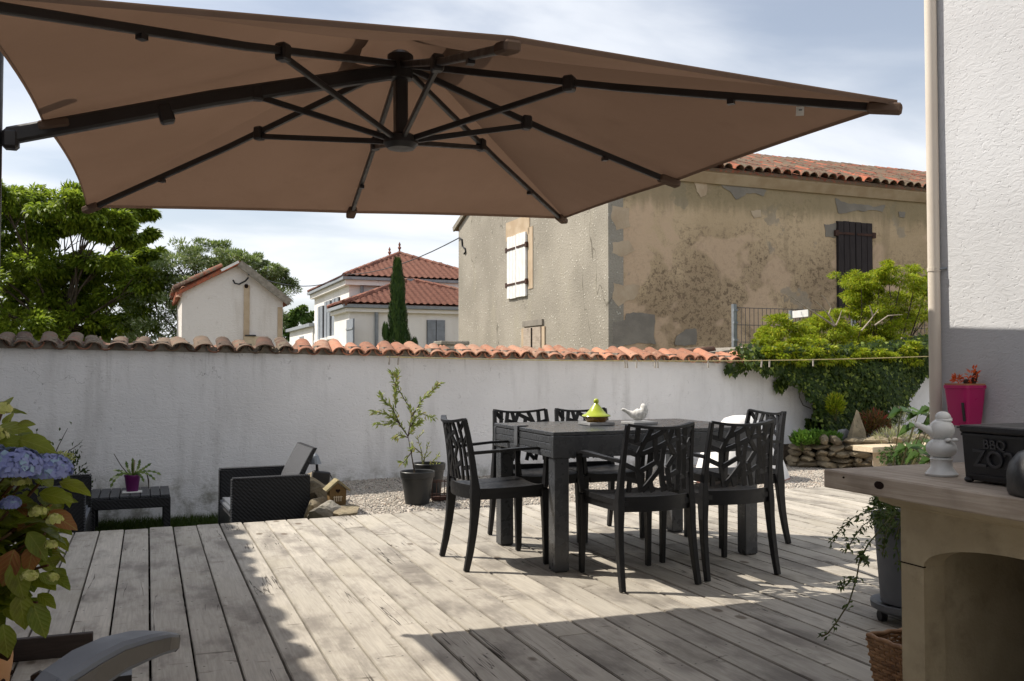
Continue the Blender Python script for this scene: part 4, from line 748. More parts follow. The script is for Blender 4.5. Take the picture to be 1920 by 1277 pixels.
for L in ([(1565, 612), (1545, 598), (1510, 575), (1482, 556), (1470, 550)], [(1565, 610), (1555, 592), (1540, 575), (1530, 565)], [(1560, 600), (1553, 590), (1558, 577), (1548, 560), (1540, 553)], [(1567, 610), (1573, 598), (1578, 582)], [(1615, 620), (1632, 600), (1647, 580)], [(1637, 593), (1630, 572)], [(1640, 610), (1665, 592), (1692, 590)], [(1690, 634), (1706, 634), (1722, 628)]): MB().tube([atY(x, y, 9.1) for x, y in L], [.013 - .009 * i / (len(L) - 1) for i in range(len(L))], 5, (0, 1, 0)).build('bare_twig', 'twig', sh)

# wire mesh fence and sign behind the wall
fe = thing('mesh_fence', 'grey welded wire mesh fence in front of the barn', 'fence', (9.8, 11, GZ)); b = MB(); zt = 2.0
for i in range(58): x = 7.95 + i * 0.075; b.tube([(x, 11, 0.1), (x, 11, zt - .03)], 0.005, 4)
for z in (0.3, 0.75, 1.2, 1.47, 1.72, 1.97): b.tube([(7.9, 11.006, z), (12.3, 11.006, z)], 0.005, 4)
b.build('wire_panel', 'wire', fe)
for x in (7.9, 10.1, 12.3):
    p = MB().box((x, 11, (GZ + zt + .02) / 2), (0.055, 0.055, zt + .02 - GZ)).build('post', 'galv', fe)
    for z in (1.5, 1.75, 1.93): MB().box((x, 10.965, z), (0.07, 0.03, 0.03)).build('clamp', 'zinc', p)
a = atY(1487, 590, 10.7); c = atY(1513, 578, 10.45); sg = thing('sign_post', 'small white sign plate on grey post behind the mesh fence', 'sign', (a.x, 10.7, GZ)); MB().tube([(a.x - .02, 10.72, GZ), (a.x - .02, 10.72, a.z + .06)], .035, 10).build('post', 'zinc', sg)
pl = MB().bar([(a.x - .02, 10.68, a.z), (c.x, 10.42, a.z + .01)], 0.02, 0.10, (0, 0, 1)).build('plate', 'whitepaint', sg); mdl = Vector((a.x - .02, 10.68, a.z)).lerp(Vector((c.x, 10.42, a.z + .01)), .55)
for i in range(3): MB().box(mdl + Vector((i * .022 - .02, -.022 - .028 * i * .5, .0)), (.006, .004, .05)).build('print_mark', 'bluegrey', pl)

# clothes line with pegs
cl_ = thing('clothes_line', 'thin yellow clothes line with pegs stretched along the wall', 'clothes line', (5.5, 8.78, 1.1)); A = Vector((2.2, 8.80, 1.205)); B = Vector((XW + .02, YC + .02, 1.18)); B = atY(1748, 668, 8.4)
MB().tube([A.lerp(B, i / 10) + Vector((0, 0, -.05 * 4 * (i / 10) * (1 - i / 10))) for i in range(11)], 0.006, 6).build('cord', 'cord', cl_)
for x_ in (655, 732, 749, 1163, 1167, 1184, 1217, 1222, 1312, 1407, 1421, 1498):
    t_ = (atY(x_, 680, 8.75).x - A.x) / (B.x - A.x)
    if 0 < t_ < 1: p = A.lerp(B, t_) + Vector((0, 0, -.05 * 4 * t_ * (1 - t_))); MB().box(p + Vector((0, 0, -.035)), (.014, .012, .085), (0, random.uniform(-.12, .12), 0)).build('peg', 'pegwood', cl_)

# ---------------------------------------------------------------- stone bed at the end of the gravel
rw = thing('stone_bed_wall', 'low dry stone wall of yellowish fieldstones round the flower bed', 'stone wall', (7.7, 8.3, -0.05)); sd = 0
for row, (z, h) in enumerate(((0.0, .075), (.065, .07), (.13, .075), (.195, .075), (.265, .10))):
    p = Vector((6.93, 8.62, z)); e = Vector((7.75, 7.93, z)); t_ = 0.0; L = (e - p).length
    while t_ < L + 1.2:
        w = random.uniform(.10, .25); q = p + (e - p).normalized() * (t_ + w / 2) if t_ < L else e + Vector((.95, .25, 0)).normalized() * (t_ - L + w / 2); sd += 1
        rock('stone', q + Vector((random.uniform(-.015, .015), random.uniform(-.02, .02), h / 2 - .05)), (w * 1.08, .24, h * 1.15), 'fieldstone', rw, sd, R(-40) + random.uniform(-.15, .15) if t_ < L else random.uniform(0, .3)); t_ += w
bed = MB().prism([(6.98, 8.66), (7.8, 8.0), (8.8, 8.25), (9.6, 8.9), (7.0, 8.93)], (0, 0, .24), (0, 0, -.06), (1, 0, 0), (0, 1, 0)).build('bed_soil', 'soil', kind='structure', label='dark soil filling the stone edged bed')
so_ = thing('standing_stone', 'pointed upright stone before the ivy in the bed', 'stone', (7.75, 8.5, .15)); a = atY(1602, 766, 8.3); MB().add([(a.x - .17, 8.22, .10), (a.x + .13, 8.20, .10), (a.x + .12, 8.36, .10), (a.x - .15, 8.36, .10), (a.x + .0, 8.27, a.z), (a.x + .05, 8.29, a.z - .02), (a.x - .08, 8.22, .38), (a.x + .10, 8.22, .36)], [(0, 1, 7, 6), (6, 7, 5, 4), (1, 2, 5, 7), (2, 3, 4, 5), (3, 0, 6, 4)]).build('slab', 'fieldstone', so_, bevel=.012)
sl2 = rock('slate_stone', atY(1582, 814, 8.45), (.2, .06, .16), 'slate', None, 91, .3, 'flat grey slate leaning beside the pointed upright stone', 'stone')
def clumpplant(name, label, cat, px_, py_, Y, r, mat, n, L, W_, shape='diamond', up=1.0, group=None):
    c = atY(px_, py_, Y); t = thing(name, label, cat, (c.x, c.y, c.z - r[2])); P, dd = in_ball(n, c, r); b = MB()
    for k in range(9): b.tube([(c.x, c.y, c.z - r[2] - .05), tuple(P[k])], [.006, .002], 4)
    b.build('stems', 'stem', t); leaves('foliage', t, mat, P, dd + [0, 0, up], rdir(n) * .6 + [0, -.5, .8], rng.uniform(.7, 1.3, n) * L, rng.uniform(.8, 1.2, n) * W_, shape); return t
for x_, y_, lab in ((1505, 824, 'round fresh green sedum at left end of stone bed'), (1530, 822, 'fresh green sedum in the middle of its row in stone bed'), (1555, 825, 'fresh green sedum nearest the pointed upright stone')): clumpplant('sedum', lab, 'plant', x_, y_, 8.4, (.15, .1, .08), 'lf_fresh', 420, .05, .03, group='sedums')
clumpplant('russet_fern', 'russet brown fern under the ivy beside the upright stone', 'plant', 1635, 800, 8.35, (.26, .12, .18), 'lf_red', 700, .06, .02); clumpplant('dry_shrub', 'twiggy greyish shrub with red tips before white wall', 'shrub', 1690, 795, 8.3, (.22, .15, .22), 'lf_pale', 260, .035, .014); clumpplant('lime_shoot', 'small yellow-green shoot in front of the dark ivy', 'plant', 1566, 760, 8.55, (.13, .06, .13), 'lf_shrub', 500, .05, .017)
bench = thing('plank_bench', 'low bleached plank bench beside the stone bed', 'bench', (8.05, 7.75, -.03)); a = atY(1636, 838, 7.6); c = atY(1750, 843, 7.6); zt = a.z
MB().box(((a.x + c.x) / 2 + .1, 7.72, zt - .03), (c.x - a.x + .25, .3, .06)).build('seat', 'palewood', bench, bevel=.004)
for x_ in (a.x + .16, c.x - .15): MB().box((x_, 7.66, (zt - .06 - .04) / 2), (.09, .12, zt - .02)).build('leg', 'palewood', bench, bevel=.004)
MB().box(((a.x + c.x) / 2 + .15, 7.8, .1), (c.x - a.x - .1, .03, .16)).build('back_board', 'beam', bench)
clumpplant('lavender', 'pale flowering lavender tuft above the plank bench', 'plant', 1675, 826, 7.95, (.30, .1, .12), 'lf_pale', 900, .07, .009, up=1.6); clumpplant('creeper', 'trailing green creeper hanging over the plank bench', 'plant', 1690, 852, 7.5, (.33, .06, .10), 'lf_palm', 330, .045, .025, up=-.3)
# palmate plant in front (own stem and big fingered leaves)
pt = thing('palmate_plant', 'leafy plant with fingered leaves just past the white figurine', 'plant', (3.45, 3.55, 0)); b = MB(); Ps, Ds, Ns, Ls = [], [], [], []
for (x_, y_) in ((1690, 770), (1722, 775), (1745, 765), (1712, 800), (1742, 800), (1755, 785), (1730, 828), (1700, 838), (1755, 830), (1725, 850), (1745, 860)):
    c = atY(x_, y_, 3.4 + random.uniform(-.15, .15)); b.tube([(3.45, 3.55, 0), (3.43, 3.53, .35), tuple(c)], [.006, .005, .002], 5)
    for k in range(7): an = R(-75 + 25 * k) + random.uniform(-.1, .1); Ps.append(tuple(c)); Ds.append((math.sin(an) - .25, -.25, math.cos(an) * .55 - .5)); Ns.append((0, -.5, 1)); Ls.append(random.uniform(.085, .13))
b.build('stems', 'stem', pt); leaves('foliage', pt, 'lf_palm', Ps, Ds, Ns, Ls, np.array(Ls) * .34, fold=.12, droop=.15)
# unidentified white object behind the right chair, built as a tapering cover
wc = thing('tapered_white_cover', 'unidentified white object built as a tapering cloth cover behind the right-hand dining chair', 'cover', (5.55, 7.6, -.03)); b = MB(); rings = []; n = 28
for zz, r in ((0, .50), (.04, .495), (.12, .47), (.3, .40), (.45, .30), (.56, .22), (.62, .17), (.645, .09)):
    rings.append([Vector((5.55 + r * (1 + .07 * math.sin(7 * a + zz * 3)) * math.cos(a) - .0, 7.62 + .75 * r * (1 + .07 * math.sin(5 * a + 1)) * math.sin(a), -.03 + zz)) for a in [2 * PI * k / n for k in range(n)]])
b.ring(rings).build('cloth', 'cover', wc, smooth=60); MB().lathe([(.515, 0), (.515, .025), (.50, .03), (.50, 0)], (5.55, 7.62, -.03), 28, False, 1, .75).build('hem', 'pinkrim', wc)
#@@OBJ
# ---------------------------------------------------------------- cantilever parasol
ps = thing('parasol', 'large taupe square cantilever parasol over the deck', 'parasol', (-0.47, 3.39, 0))
hubT = Vector((0.881, 3.329, 2.265)); hubB = Vector((0.884, 3.329, 1.955))
TIP = {'A': Vector((-0.270, 4.632, 1.832)), 'AB': Vector((0.955, 4.585, 1.877)), 'B': Vector((2.145, 4.560, 1.917)), 'BC': Vector((2.070, 3.282, 1.878)), 'C': Vector((2.034, 2.026, 1.859)), 'CD': Vector((0.834, 2.073, 1.900)), 'D': Vector((-0.373, 2.12, 1.850)), 'DA': Vector((-0.334, 3.376, 1.908))}
order = ['A', 'AB', 'B', 'BC', 'C', 'CD', 'D', 'DA']; top = hubT + Vector((0, 0, .06)); NS, NR = 10, 14; b = MB(); nseg = 8 * NS
for i in range(NR + 1):
    t = 0.12 + 0.88 * i / NR
    for s in range(8):
        p, q = TIP[order[s]], TIP[order[(s + 1) % 8]]
        for k in range(NS):
            u = k / NS; e = p.lerp(q, u); c = ((p + q) / 2); hm = 4 * u * (1 - u); e = e + (hubT - c).normalized() * hm * (0.018 if s == 6 else 0.026 if s == 7 else 0.010) * t; w = top.lerp(e, t); w.z -= 0.018 * hm * math.sin(PI * t) * 1.2; w.z += .022; b.v.append(tuple(w))
for i in range(NR):
    for j in range(nseg): b.f.append((i * nseg + j, i * nseg + (j + 1) % nseg, (i + 1) * nseg + (j + 1) % nseg, (i + 1) * nseg + j))
can = b.build('canopy', 'canvas', ps, smooth=25, fix=False)
hem = MB(); hp = [Vector(b.v[NR * nseg + j]) for j in range(nseg)]; hem.v = []
for j in range(nseg): p = hp[j]; q = hubT.lerp(p, .985); hem.add([p + Vector((0, 0, .004)), hp[(j + 1) % nseg] + Vector((0, 0, .004)), hp[(j + 1) % nseg] + Vector((0, 0, -.012)), p + Vector((0, 0, -.012))], [(0, 1, 2, 3)])
hem.build('hem', 'canvas', can, fix=False)
v2 = MB(); n2 = 32
for i, (r, z) in enumerate(((0.02, .10), (.08, .088), (.16, .066), (.23, .048))):
    for j in range(n2): a = 2 * PI * j / n2; m = max(abs(math.cos(a)), abs(math.sin(a))); v2.v.append((hubT.x + r * math.cos(a) / m, hubT.y + r * math.sin(a) / m, hubT.z + z - .02 * (1 if i == 3 else 0)))
for i in range(3):
    for j in range(n2): v2.f.append((i * n2 + j, i * n2 + (j + 1) % n2, (i + 1) * n2 + (j + 1) % n2, (i + 1) * n2 + j))
v2.build('vent_cap', 'canvas', can, smooth=True, fix=False)
MB().lathe([(.03, -.075), (.046, -.07), (.05, .02), (.03, .035)], hubT, 16).build('top_hub', 'alu', ps, smooth=40); MB().bar([hubT, hubB], .048, .048, (0, 1, 0)).build('centre_post', 'alu', ps, bevel=.006)
MB().lathe([(.02, -.03), (.05, -.026), (.066, -.008), (.066, .018), (.04, .032)], hubB, 18).build('lower_hub', 'alu', ps, smooth=40)
for k in order:
    tip = TIP[k]; dn = Vector((0, 0, -.012)); long_ = (tip - hubT).length; rib = MB().bar([hubT + dn, hubT.lerp(tip, .5) + dn * 1.6, tip + dn * .2], .018, .024, (0, 0, 1)).build('rib', 'alu', ps, bevel=.003)
    dr = (tip - hubT).normalized(); MB().bar([tip - dr * .085 + Vector((0, 0, -.006)), tip + dr * .012], .044, .03, (0, 0, 1)).build('end_pocket', 'canvas', rib, bevel=.006)
    att = hubT.lerp(tip, .43 if len(k) == 2 else .40) + Vector((0, 0, -.035)); MB().bar([hubB + (att - hubB).normalized() * .05, att], .016, .021, (0, 0, 1)).build('strut', 'alu', rib, bevel=.003)
    MB().box(att + Vector((0, 0, .012)), (.04, .04, .055), (0, 0, math.atan2(dr.y, dr.x))).build('joint', 'alu', rib, bevel=.006)
    kn = hubT.lerp(tip, .72) + Vector((0, 0, -.03)); MB().box(kn, (.022, .022, .014), (0, 0, math.atan2(dr.y, dr.x))).build('clip', 'alu', rib)
ms = Vector((-0.487, 3.392, 0)); aE = Vector((-0.44, 3.39, 1.865)); aS = hubT + Vector((-.03, 0, -.045))
MB().bar([aS, aS.lerp(aE, .5) + Vector((0, 0, .012)), aE], .042, .055, (0, 0, 1)).build('arm', 'alu', ps, bevel=.008)
MB().box(aS.lerp(aE, .62) + Vector((0, 0, -.015)), (.05, .05, .068), (0, R(-16), 0)).build('arm_collar', 'alu', ps, bevel=.008); MB().box(aE + Vector((.012, 0, -.01)), (.05, .055, .065)).build('arm_joint', 'alu', ps, bevel=.01)
MB().tube([ms, ms + Vector((0, 0, 2.3))], .034, 18).build('mast', 'alu', ps, smooth=40)
for a in (0, PI / 2): MB().box(ms + Vector((0, 0, .035)), (.9 if a == 0 else .07, .07 if a == 0 else .9, .05 if a == 0 else .044)).build('base_foot', 'alu', ps)
a = TIP['C'].lerp(hubT, .14); tg = a + Vector((0, .02, -.02)); tag_ = MB().box(tg + Vector((.0, .03, .0)), (.024, .003, .028), (R(20), 0, R(-30))).build('care_label', 'tagwhite', can); MB().box(tg + Vector((-.001, .027, .003)), (.010, .003, .004), (R(20), 0, R(-30))).build('print_mark', 'tableedge', tag_)

# ---------------------------------------------------------------- dining table
tb = thing('dining_table', 'anthracite rectangular extending dining table on square legs', 'table', (2.69, 4.88, 0)); TX0, TX1, TY0, TY1, TZ = 2.022, 3.36, 4.435, 5.335, 0.752
MB().box(((TX0 + TX1) / 2, (TY0 + TY1) / 2, TZ - .01), (TX1 - TX0 - .004, TY1 - TY0 - .004, .02)).build('tabletop', 'table', tb, bevel=.002)
for y in (TY0 + .016, TY1 - .016): MB().box(((TX0 + TX1) / 2, y, TZ - .081), (TX1 - TX0, .032, .118)).build('side_rail', 'table', tb, bevel=.003)
for x in (TX0 + .014, TX1 - .014):
    for i in range(3): MB().box((x, (TY0 + TY1) / 2, TZ - .0435 - .0385 * i), (.022, TY1 - TY0 - .07, .0352)).build('end_slat', 'table', tb, bevel=.002)
    MB().box((x, (TY0 + TY1) / 2, TZ - .082), (.012, TY1 - TY0 - .066, .11)).build('end_backing', 'iron', tb)
for x in (TX0 + .055, TX1 - .055):
    for y in (TY0 + .05, TY1 - .05):
        l = MB().box((x, y, (TZ - .14 + .006) / 2), (.085, .082, TZ - .146)).build('leg', 'table', tb, bevel=.003); MB().box((x, y, .005), (.07, .068, .01)).build('foot_pad', 'iron', l)
c = MB(); c.box((TX0 - .006, 4.95, TZ - .052), (.006, .05, .115)); c.box((TX0 + .03, 4.95, TZ + .0055), (.066, .05, .006)); c.build('extension_latch', 'tableedge', tb)

# ---------------------------------------------------------------- resin armchairs
LAT = [[(.13, 0), (.135, .21)], [(0, .19), (.19, .225)], [(.31, .0), (.16, .39)], [(.17, .38), (0, .33)], [(.17, .38), (.19, .6), (.25, .87)], [(.19, .37), (.57, .19), (.74, .15)], [(.25, .17), (.47, .05), (.5, 0)], [(.37, .11), (.39, .28)], [(.49, .0), (.575, .19), (.62, 0)],
       [(.71, 0), (.75, .2), (.78, .42), (.76, .87)], [(.85, 0), (.87, .42), (.875, .87)], [(.97, .03), (.83, .16)], [(1, .2), (.87, .35)], [(.02, .51), (.19, .58)], [(.20, .6), (.42, .46), (.40, .28)], [(.575, .2), (.70, .38), (.59, .54)], [(.52, .21), (.50, .5), (.55, .87)], [(.26, .86), (.46, .58), (.50, .5)], [(.03, .69), (.21, .73)], [(.55, .7), (.77, .6)], [(.76, .7), (1, .67)], [(.43, .46), (.50, .52)], [(.36, .73), (.40, .87)], [(.10, .7), (.10, .87)], [(.59, .54), (.66, .87)], [(.87, .5), (1, .48)], [(.77, .3), (.87, .26)]]
def make_chair(label):
    t = thing('dining_chair', label, 'chair', (0, 0, 0), 'black lattice dining armchairs round the table')
    ZT, ZS = .815, .43
    def post(z): # y of the back post, half width
        if z > ZS: q = (z - ZS) / (ZT - ZS); return -.205 - .02 * q - .035 * q * q, .205 - .02 * q
        q = (ZS - z) / ZS; return -.205 - .055 * q * q, .205 + .012 * q
    def surf(u, v, d=0.0):
        z = ZT - v * (ZT - ZS); y, hw = post(z); x = (u * 2 - 1) * hw; bow = .042 * (1 - (u * 2 - 1) ** 2); return Vector((x, y - bow + d, z + .0 - .018 * (1 - (2 * u - 1) ** 2) * (1 - v)))
    s = MB(); rings = []
    for y, hw, z in ((-.225, .185, .436), (-.1, .205, .436), (.08, .212, .44), (.2, .205, .446), (.232, .196, .436)):
        rings.append([Vector((hw * k, y, z - .012 * (1 - k * k))) for k in np.linspace(-1, 1, 9)] + [Vector((hw * k, y, z - .028)) for k in np.linspace(1, -1, 9)])
    s.ring(rings).build('seat', 'resin', t, smooth=40)
    ap = MB(); ap.bar([(-.192, -.2, .402), (-.192, .205, .40), (-.17, .222, .40), (.17, .222, .40), (.192, .205, .40), (.192, -.2, .402)], .016, .05, (0, 0, 1)); ap.build('seat_apron', 'resin', t)
    MB().bar([surf(i / 10, 1.0) + Vector((0, .004, -.012)) for i in range(11)], .016, .075, (0, 0, 1)).build('back_apron', 'resin', t, smooth=30); MB().bar([surf(i / 10, 0.0, 0) for i in range(11)], .03, .014, (0, 0, 1)).build('top_rail', 'resin', t, smooth=30)
    la = MB()
    for L in LAT:
        pts = []
        for (u0, v0), (u1, v1) in zip(L, L[1:]):
            for k in range(4): pts.append(surf(u0 + (u1 - u0) * k / 4, v0 + (v1 - v0) * k / 4))
        pts.append(surf(*L[-1])); la.bar(pts, .024, .011, (0, -1, 0))
    la.build('back_lattice', 'resin', t)
    for sx in (-1, 1):
        zs = [0, .1, .2, .3, .38, .43, .5, .58, .66, .74, .815]; b = MB(); b.bar([(sx * post(z)[1], post(z)[0], z) for z in zs], [.026, .028, .03, .032, .036, .036, .03, .027, .024, .022, .02], [.03, .036, .04, .046, .055, .05, .036, .032, .03, .028, .026], (0, 1, 0)); b.build('rear_leg', 'resin', t, bevel=.003)
        b = MB(); b.bar([(sx * .205, .215, 0), (sx * .203, .212, .2), (sx * .200, .208, .42)], [.026, .03, .036], [.028, .034, .045], (0, 1, 0)); b.build('front_leg', 'resin', t, bevel=.003)
        b = MB(); y6 = post(.635)[0]; b.bar([(sx * .20, y6 + .005, .632), (sx * .222, -.1, .64), (sx * .232, .05, .65), (sx * .23, .15, .652), (sx * .227, .195, .64), (sx * .222, .212, .61), (sx * .212, .212, .52), (sx * .202, .21, .43)], [.022, .026, .034, .034, .032, .028, .026, .03], [.018, .016, .014, .014, .016, .018, .022, .026], (sx * .05, .35, 1)); b.build('armrest', 'resin', t, smooth=40)
    return t
ch0 = make_chair('black lattice-back armchair at the left end of the dining table')
spots = [(1.865, 4.868, -90, None), (2.385, 4.20, 0, 'black lattice-back armchair seen from behind, nearer the left table end'), (2.905, 4.235, -1, 'black lattice-back armchair seen from behind, nearer the right table end'),
         (3.47, 4.86, 88, 'black lattice-back armchair at the right table end before the white cover'), (2.32, 5.36, 180, 'black lattice-back armchair behind the table, nearer the olive pots'), (2.765, 5.35, 180, 'black lattice-back armchair behind the table, beyond the green tagine')]
for i, (x, y, a, lab) in enumerate(spots):
    o = ch0 if i == 0 else copy_tree(ch0); o.location = (x, y, 0.002); o.rotation_euler = (0, 0, R(a))
    if lab: o['label'] = lab

# ---------------------------------------------------------------- on the table
def slab(name, label, x, y, w, d, rz): MB().box((x, y, TZ + .0105), (w, d, .017), (0, 0, rz)).build(name, 'slate', label=label, cat='coaster', bevel=.002, loc=(x, y, TZ))
p = atZ(1118, 797, TZ); slab('slate_coaster', 'square grey slate under the green tagine', p.x, p.y, .165, .165, 0); T0 = Vector((p.x - .0, p.y, TZ + .019))
p2 = atZ(1196, 796, TZ); slab('slate_coaster', 'square grey slate under the white bird ornament', p2.x + .01, p2.y, .165, .165, 0)
tg = thing('tagine', 'small lime green tagine with amber dish on the table', 'tagine', T0); MB().lathe([(.055, 0), (.062, .006), (.072, .024), (.074, .032), (.05, .034)], T0, 32).build('dish', 'tagine2', tg, smooth=40)
lid = MB().lathe([(.084, .033), (.088, .036), (.084, .042), (.064, .05), (.045, .07), (.028, .092), (.014, .108), (.010, .114)], T0, 32).build('lid', 'tagine', tg, smooth=40); MB().ellipsoid(T0 + Vector((0, 0, .125)), (.0165, .0165, .017)).build('knob', 'tagine', lid, smooth=True)
def bird(b, c, s, rz):
    m = Matrix.Rotation(rz, 3, 'Z'); c = Vector(c); f = lambda x, y, z: c + m @ Vector((x * s, y * s, z * s)); rings = []   # body runs -x (tail) to +x (breast)
    prof = [(-.115, .088, .008), (-.10, .086, .012), (-.07, .07, .014), (-.04, .052, .026), (-.01, .048, .043), (.02, .05, .047), (.04, .062, .042), (.052, .085, .033), (.05, .105, .027), (.042, .12, .02), (.036, .129, .006)]
    for i, (x, z, r) in enumerate(prof):
        a = prof[max(i - 1, 0)]; d = prof[min(i + 1, len(prof) - 1)]; tx, tz = d[0] - a[0], d[1] - a[1]; L = math.hypot(tx, tz); nx, nz = -tz / L, tx / L
        rings.append([f(x + nx * r * math.cos(q), r * .9 * math.sin(q), z + nz * r * math.cos(q)) for q in [2 * PI * k / 14 for k in range(14)]])
    b.ring(rings)
b = MB(); bb = Vector((p2.x - .005, p2.y, TZ + .0195)); bird(b, bb, .82, R(-20)); bd = thing('bird_ornament', 'speckled white ceramic bird on the slate on the table', 'ornament', bb); b.build('body', 'whiterough', bd, smooth=60)
mm = Matrix.Rotation(R(-20), 3, 'Z'); MB().tube([bb + mm @ Vector((.045, 0, .096)), bb + mm @ Vector((.062, 0, .092))], [.007, .001], 8).build('beak', 'whiterough', bd)

# ---------------------------------------------------------------- sunken lounge: two rattan armchairs, low table, potted cactus
def make_arm():
    t = thing('rattan_armchair', 'dark rattan armchair with raised back facing left by the rocks', 'armchair', (0, 0, 0), 'rattan lounge armchairs on the lawn')
    for y in (-.35, .35):
        a = MB().box((0, y, .30), (.60, .075, .60)).build('arm_panel', 'rattan', t, bevel=.012, seg=2); br = MB()
        sgn = -1 if y < 0 else 1
        for i in range(34): br.box((-.29 + i * .0176, y + sgn * .036, .598), (.011, .012, .010), (0, .5, 0))
        for i in range(30): br.box((-.297, y + sgn * .036, .02 + i * .0195), (.010, .012, .012), (0, .5, 0))
        br.build('braided_edge', 'weave', a)
    MB().box((-.02, 0, .21), (.56, .62, .2)).build('seat_base', 'rattan', t, bevel=.01); MB().box((-.03, 0, .34), (.54, .60, .06)).build('seat_cushion', 'loungegrey', t, bevel=.02, seg=2)
    b = MB(); rings = []
    for k in range(7): q = k / 6; x = .17 + .15 * q + .05 * q * q; z = .32 + .48 * q; th = .05 - .02 * q; rings.append([Vector((x - th, -.31, z)), Vector((x - th, .31, z)), Vector((x, .31, z)), Vector((x, -.31, z))])
    b.ring(rings); bk = b.build('backrest', 'rattan', t, smooth=30); b = MB(); rings = []
    for k in range(7): q = k / 6; x = .17 + .15 * q + .05 * q * q - (.05 - .02 * q) - .006; z = .33 + .465 * q; rings.append([Vector((x, -.30, z)), Vector((x, .30, z)), Vector((x + .004, .30, z)), Vector((x + .004, -.30, z))])
    b.ring(rings).build('woven_panel', 'weave', bk); return t
ac = make_arm(); ac.location = (0.885, 7.63, -.345); ac.rotation_euler = (0, 0, R(3))
a2 = copy_tree(ac); a2.location = (-0.70, 7.57, -.345); a2.rotation_euler = (0, 0, R(180)); a2['label'] = 'dark rattan armchair at the left edge behind the hydrangea'
lt = thing('low_table', 'low dark slatted rattan table carrying the purple pot', 'table', (-.12, 8.35, -.33)); zt = .05
for i in range(8): MB().box((-.43 + .0775 * (i + .5), 8.35, zt - .01), (.072, .58, .02)).build('slat', 'rattan_light', lt, bevel=.003)
for y in (8.06, 8.64): MB().box((-.12, y, zt - .062), (.62, .03, .08)).build('rail', 'rattan', lt, bevel=.004)
for x in (-.405, .165):
    for y in (8.075, 8.625): MB().box((x, y, (zt - .02 - .33) / 2), (.055, .055, zt - .025 + .33)).build('leg', 'rattan', lt, bevel=.004)
pp = Vector((-.105, 8.28, zt + .001)); MB().box(pp + Vector((0, 0, .006)), (.155, .11, .012)).build('saucer', 'white', label='small white tray under the purple pot', cat='tray', bevel=.004, loc=tuple(pp))
pc = thing('potted_cactus', 'purple pot with drooping flat-leaved cactus on low table', 'potted plant', pp + Vector((0, 0, .013))); MB().lathe([(.046, .013), (.062, .135), (.066, .136), (.066, .15), (.058, .15), (.056, .13)], pp, 28).build('pot', 'purple', pc, smooth=40); MB().lathe([(.004, .125), (.056, .128), (.056, .132), (.004, .135)], pp, 20).build('soil', 'soil', pc)
Ps, Ds, Ns = [], [], []
for an, ln, dr in ((200, .15, .25), (185, .13, .1), (160, .1, -.1), (-10, .16, .02), (-25, .14, .12), (20, .11, -.2), (90, .1, -.4), (270, .09, -.3), (40, .09, -.6), (130, .08, -.5), (300, .1, .2)):
    p = pp + Vector((0, 0, .14)); d = Vector((math.cos(R(an)), math.sin(R(an)) * .6, .55)).normalized()
    for k in range(6): Ps.append(tuple(p)); Ds.append(tuple(d)); Ns.append((0.1, -.8, .6)); p = p + d * ln * .24; d = (d + Vector((0, 0, -.18 - dr))).normalized()
leaves('pads', pc, 'lf_cactus', Ps, Ds, Ns, .05, .026, fold=.1); MB().tube([pp + Vector((-.03, 0, .15)), pp + Vector((-.09, 0, .23)), pp + Vector((-.145, 0, .33))], [.004, .004, .003], 6).build('stalk', 'bark', pc); MB().tube([pp + Vector((.01, 0, .15)), pp + Vector((.015, 0, .27)), pp + Vector((.02, 0, .24))], [.006, .005, .003], 6).build('flower_stalk', 'twig', pc); MB().tube([pp + Vector((.11, -.01, .17)), pp + Vector((.125, -.01, .1)), pp + Vector((.13, -.01, .03))], [.004, .007, .004], 6).build('hanging_stem', 'bark', pc)

# rocks, birdhouse, lantern, pump along the lawn edge
for i, (x_, y_, Y, d, lab, mt) in enumerate(((614, 955, 6.95, (.30, .2, .17), 'pale grey rock on the deck edge in front of the birdhouse', 'limestone'), (651, 957, 6.93, (.30, .18, .10), 'flat brown rock on the deck edge right of the birdhouse', 'fieldstone'), (597, 946, 7.2, (.2, .22, .22), 'mossy yellowish rock behind the birdhouse', 'fieldstone'), (598, 925, 7.45, (.28, .26, .2), 'rounded grey rock between armchair and birdhouse', 'fieldstone'), (587, 912, 7.8, (.22, .2, .2), 'dark rock half hidden behind the rattan armchair', 'fieldstone'), (592, 912, 8.15, (.22, .24, .24), 'shaded rock at the wall behind the rattan armchair', 'fieldstone'))):
    c = atY(x_, y_, Y); rock('rock', (c.x, Y, c.z - .02), tuple(q * .9 for q in d), mt, None, 40 + i, i * .7, lab, 'rock', 'rocks along the lawn edge', 3)
bh = thing('birdhouse', 'small ochre wooden birdhouse with heart-shaped hole', 'birdhouse', (1.385, 7.12, .02)); bx, by = 1.385, 7.12
MB().prism([(-.062, .02), (.062, .02), (.066, .15), (0, .205), (-.066, .15)], (0, .11, 0), (bx, by - .055, 0)).build('box', 'birdwood', bh, bevel=.002)
for s in (-1, 1): MB().bar([(bx + s * .0, by, .222), (bx + s * .092, by, .142)], .15, .014, (0, 0, 1)).build('roof_board', 'birdroof', bh)
hp_ = [(.016 * math.sin(a) ** 3 * 1.15, .0145 * (13 * math.cos(a) - 5 * math.cos(2 * a) - 2 * math.cos(3 * a) - math.cos(4 * a)) / 13) for a in [2 * PI * k / 24 for k in range(24)]]
MB().prism(hp_, (0, -.004, 0), (bx, by - .0552, .142)).build('heart_hole', 'brown', bh)
for i in range(4): MB().box((bx - .028 + i * .017, by - .058, .082), (.007, .006, .04)).build('picket', 'palewood', bh)
MB().box((bx, by - .058, .095), (.07, .005, .005)).build('picket_rail', 'palewood', bh); MB().box((bx + .02, by, .008), (.11, .1, .022)).build('base', 'brown', bh)
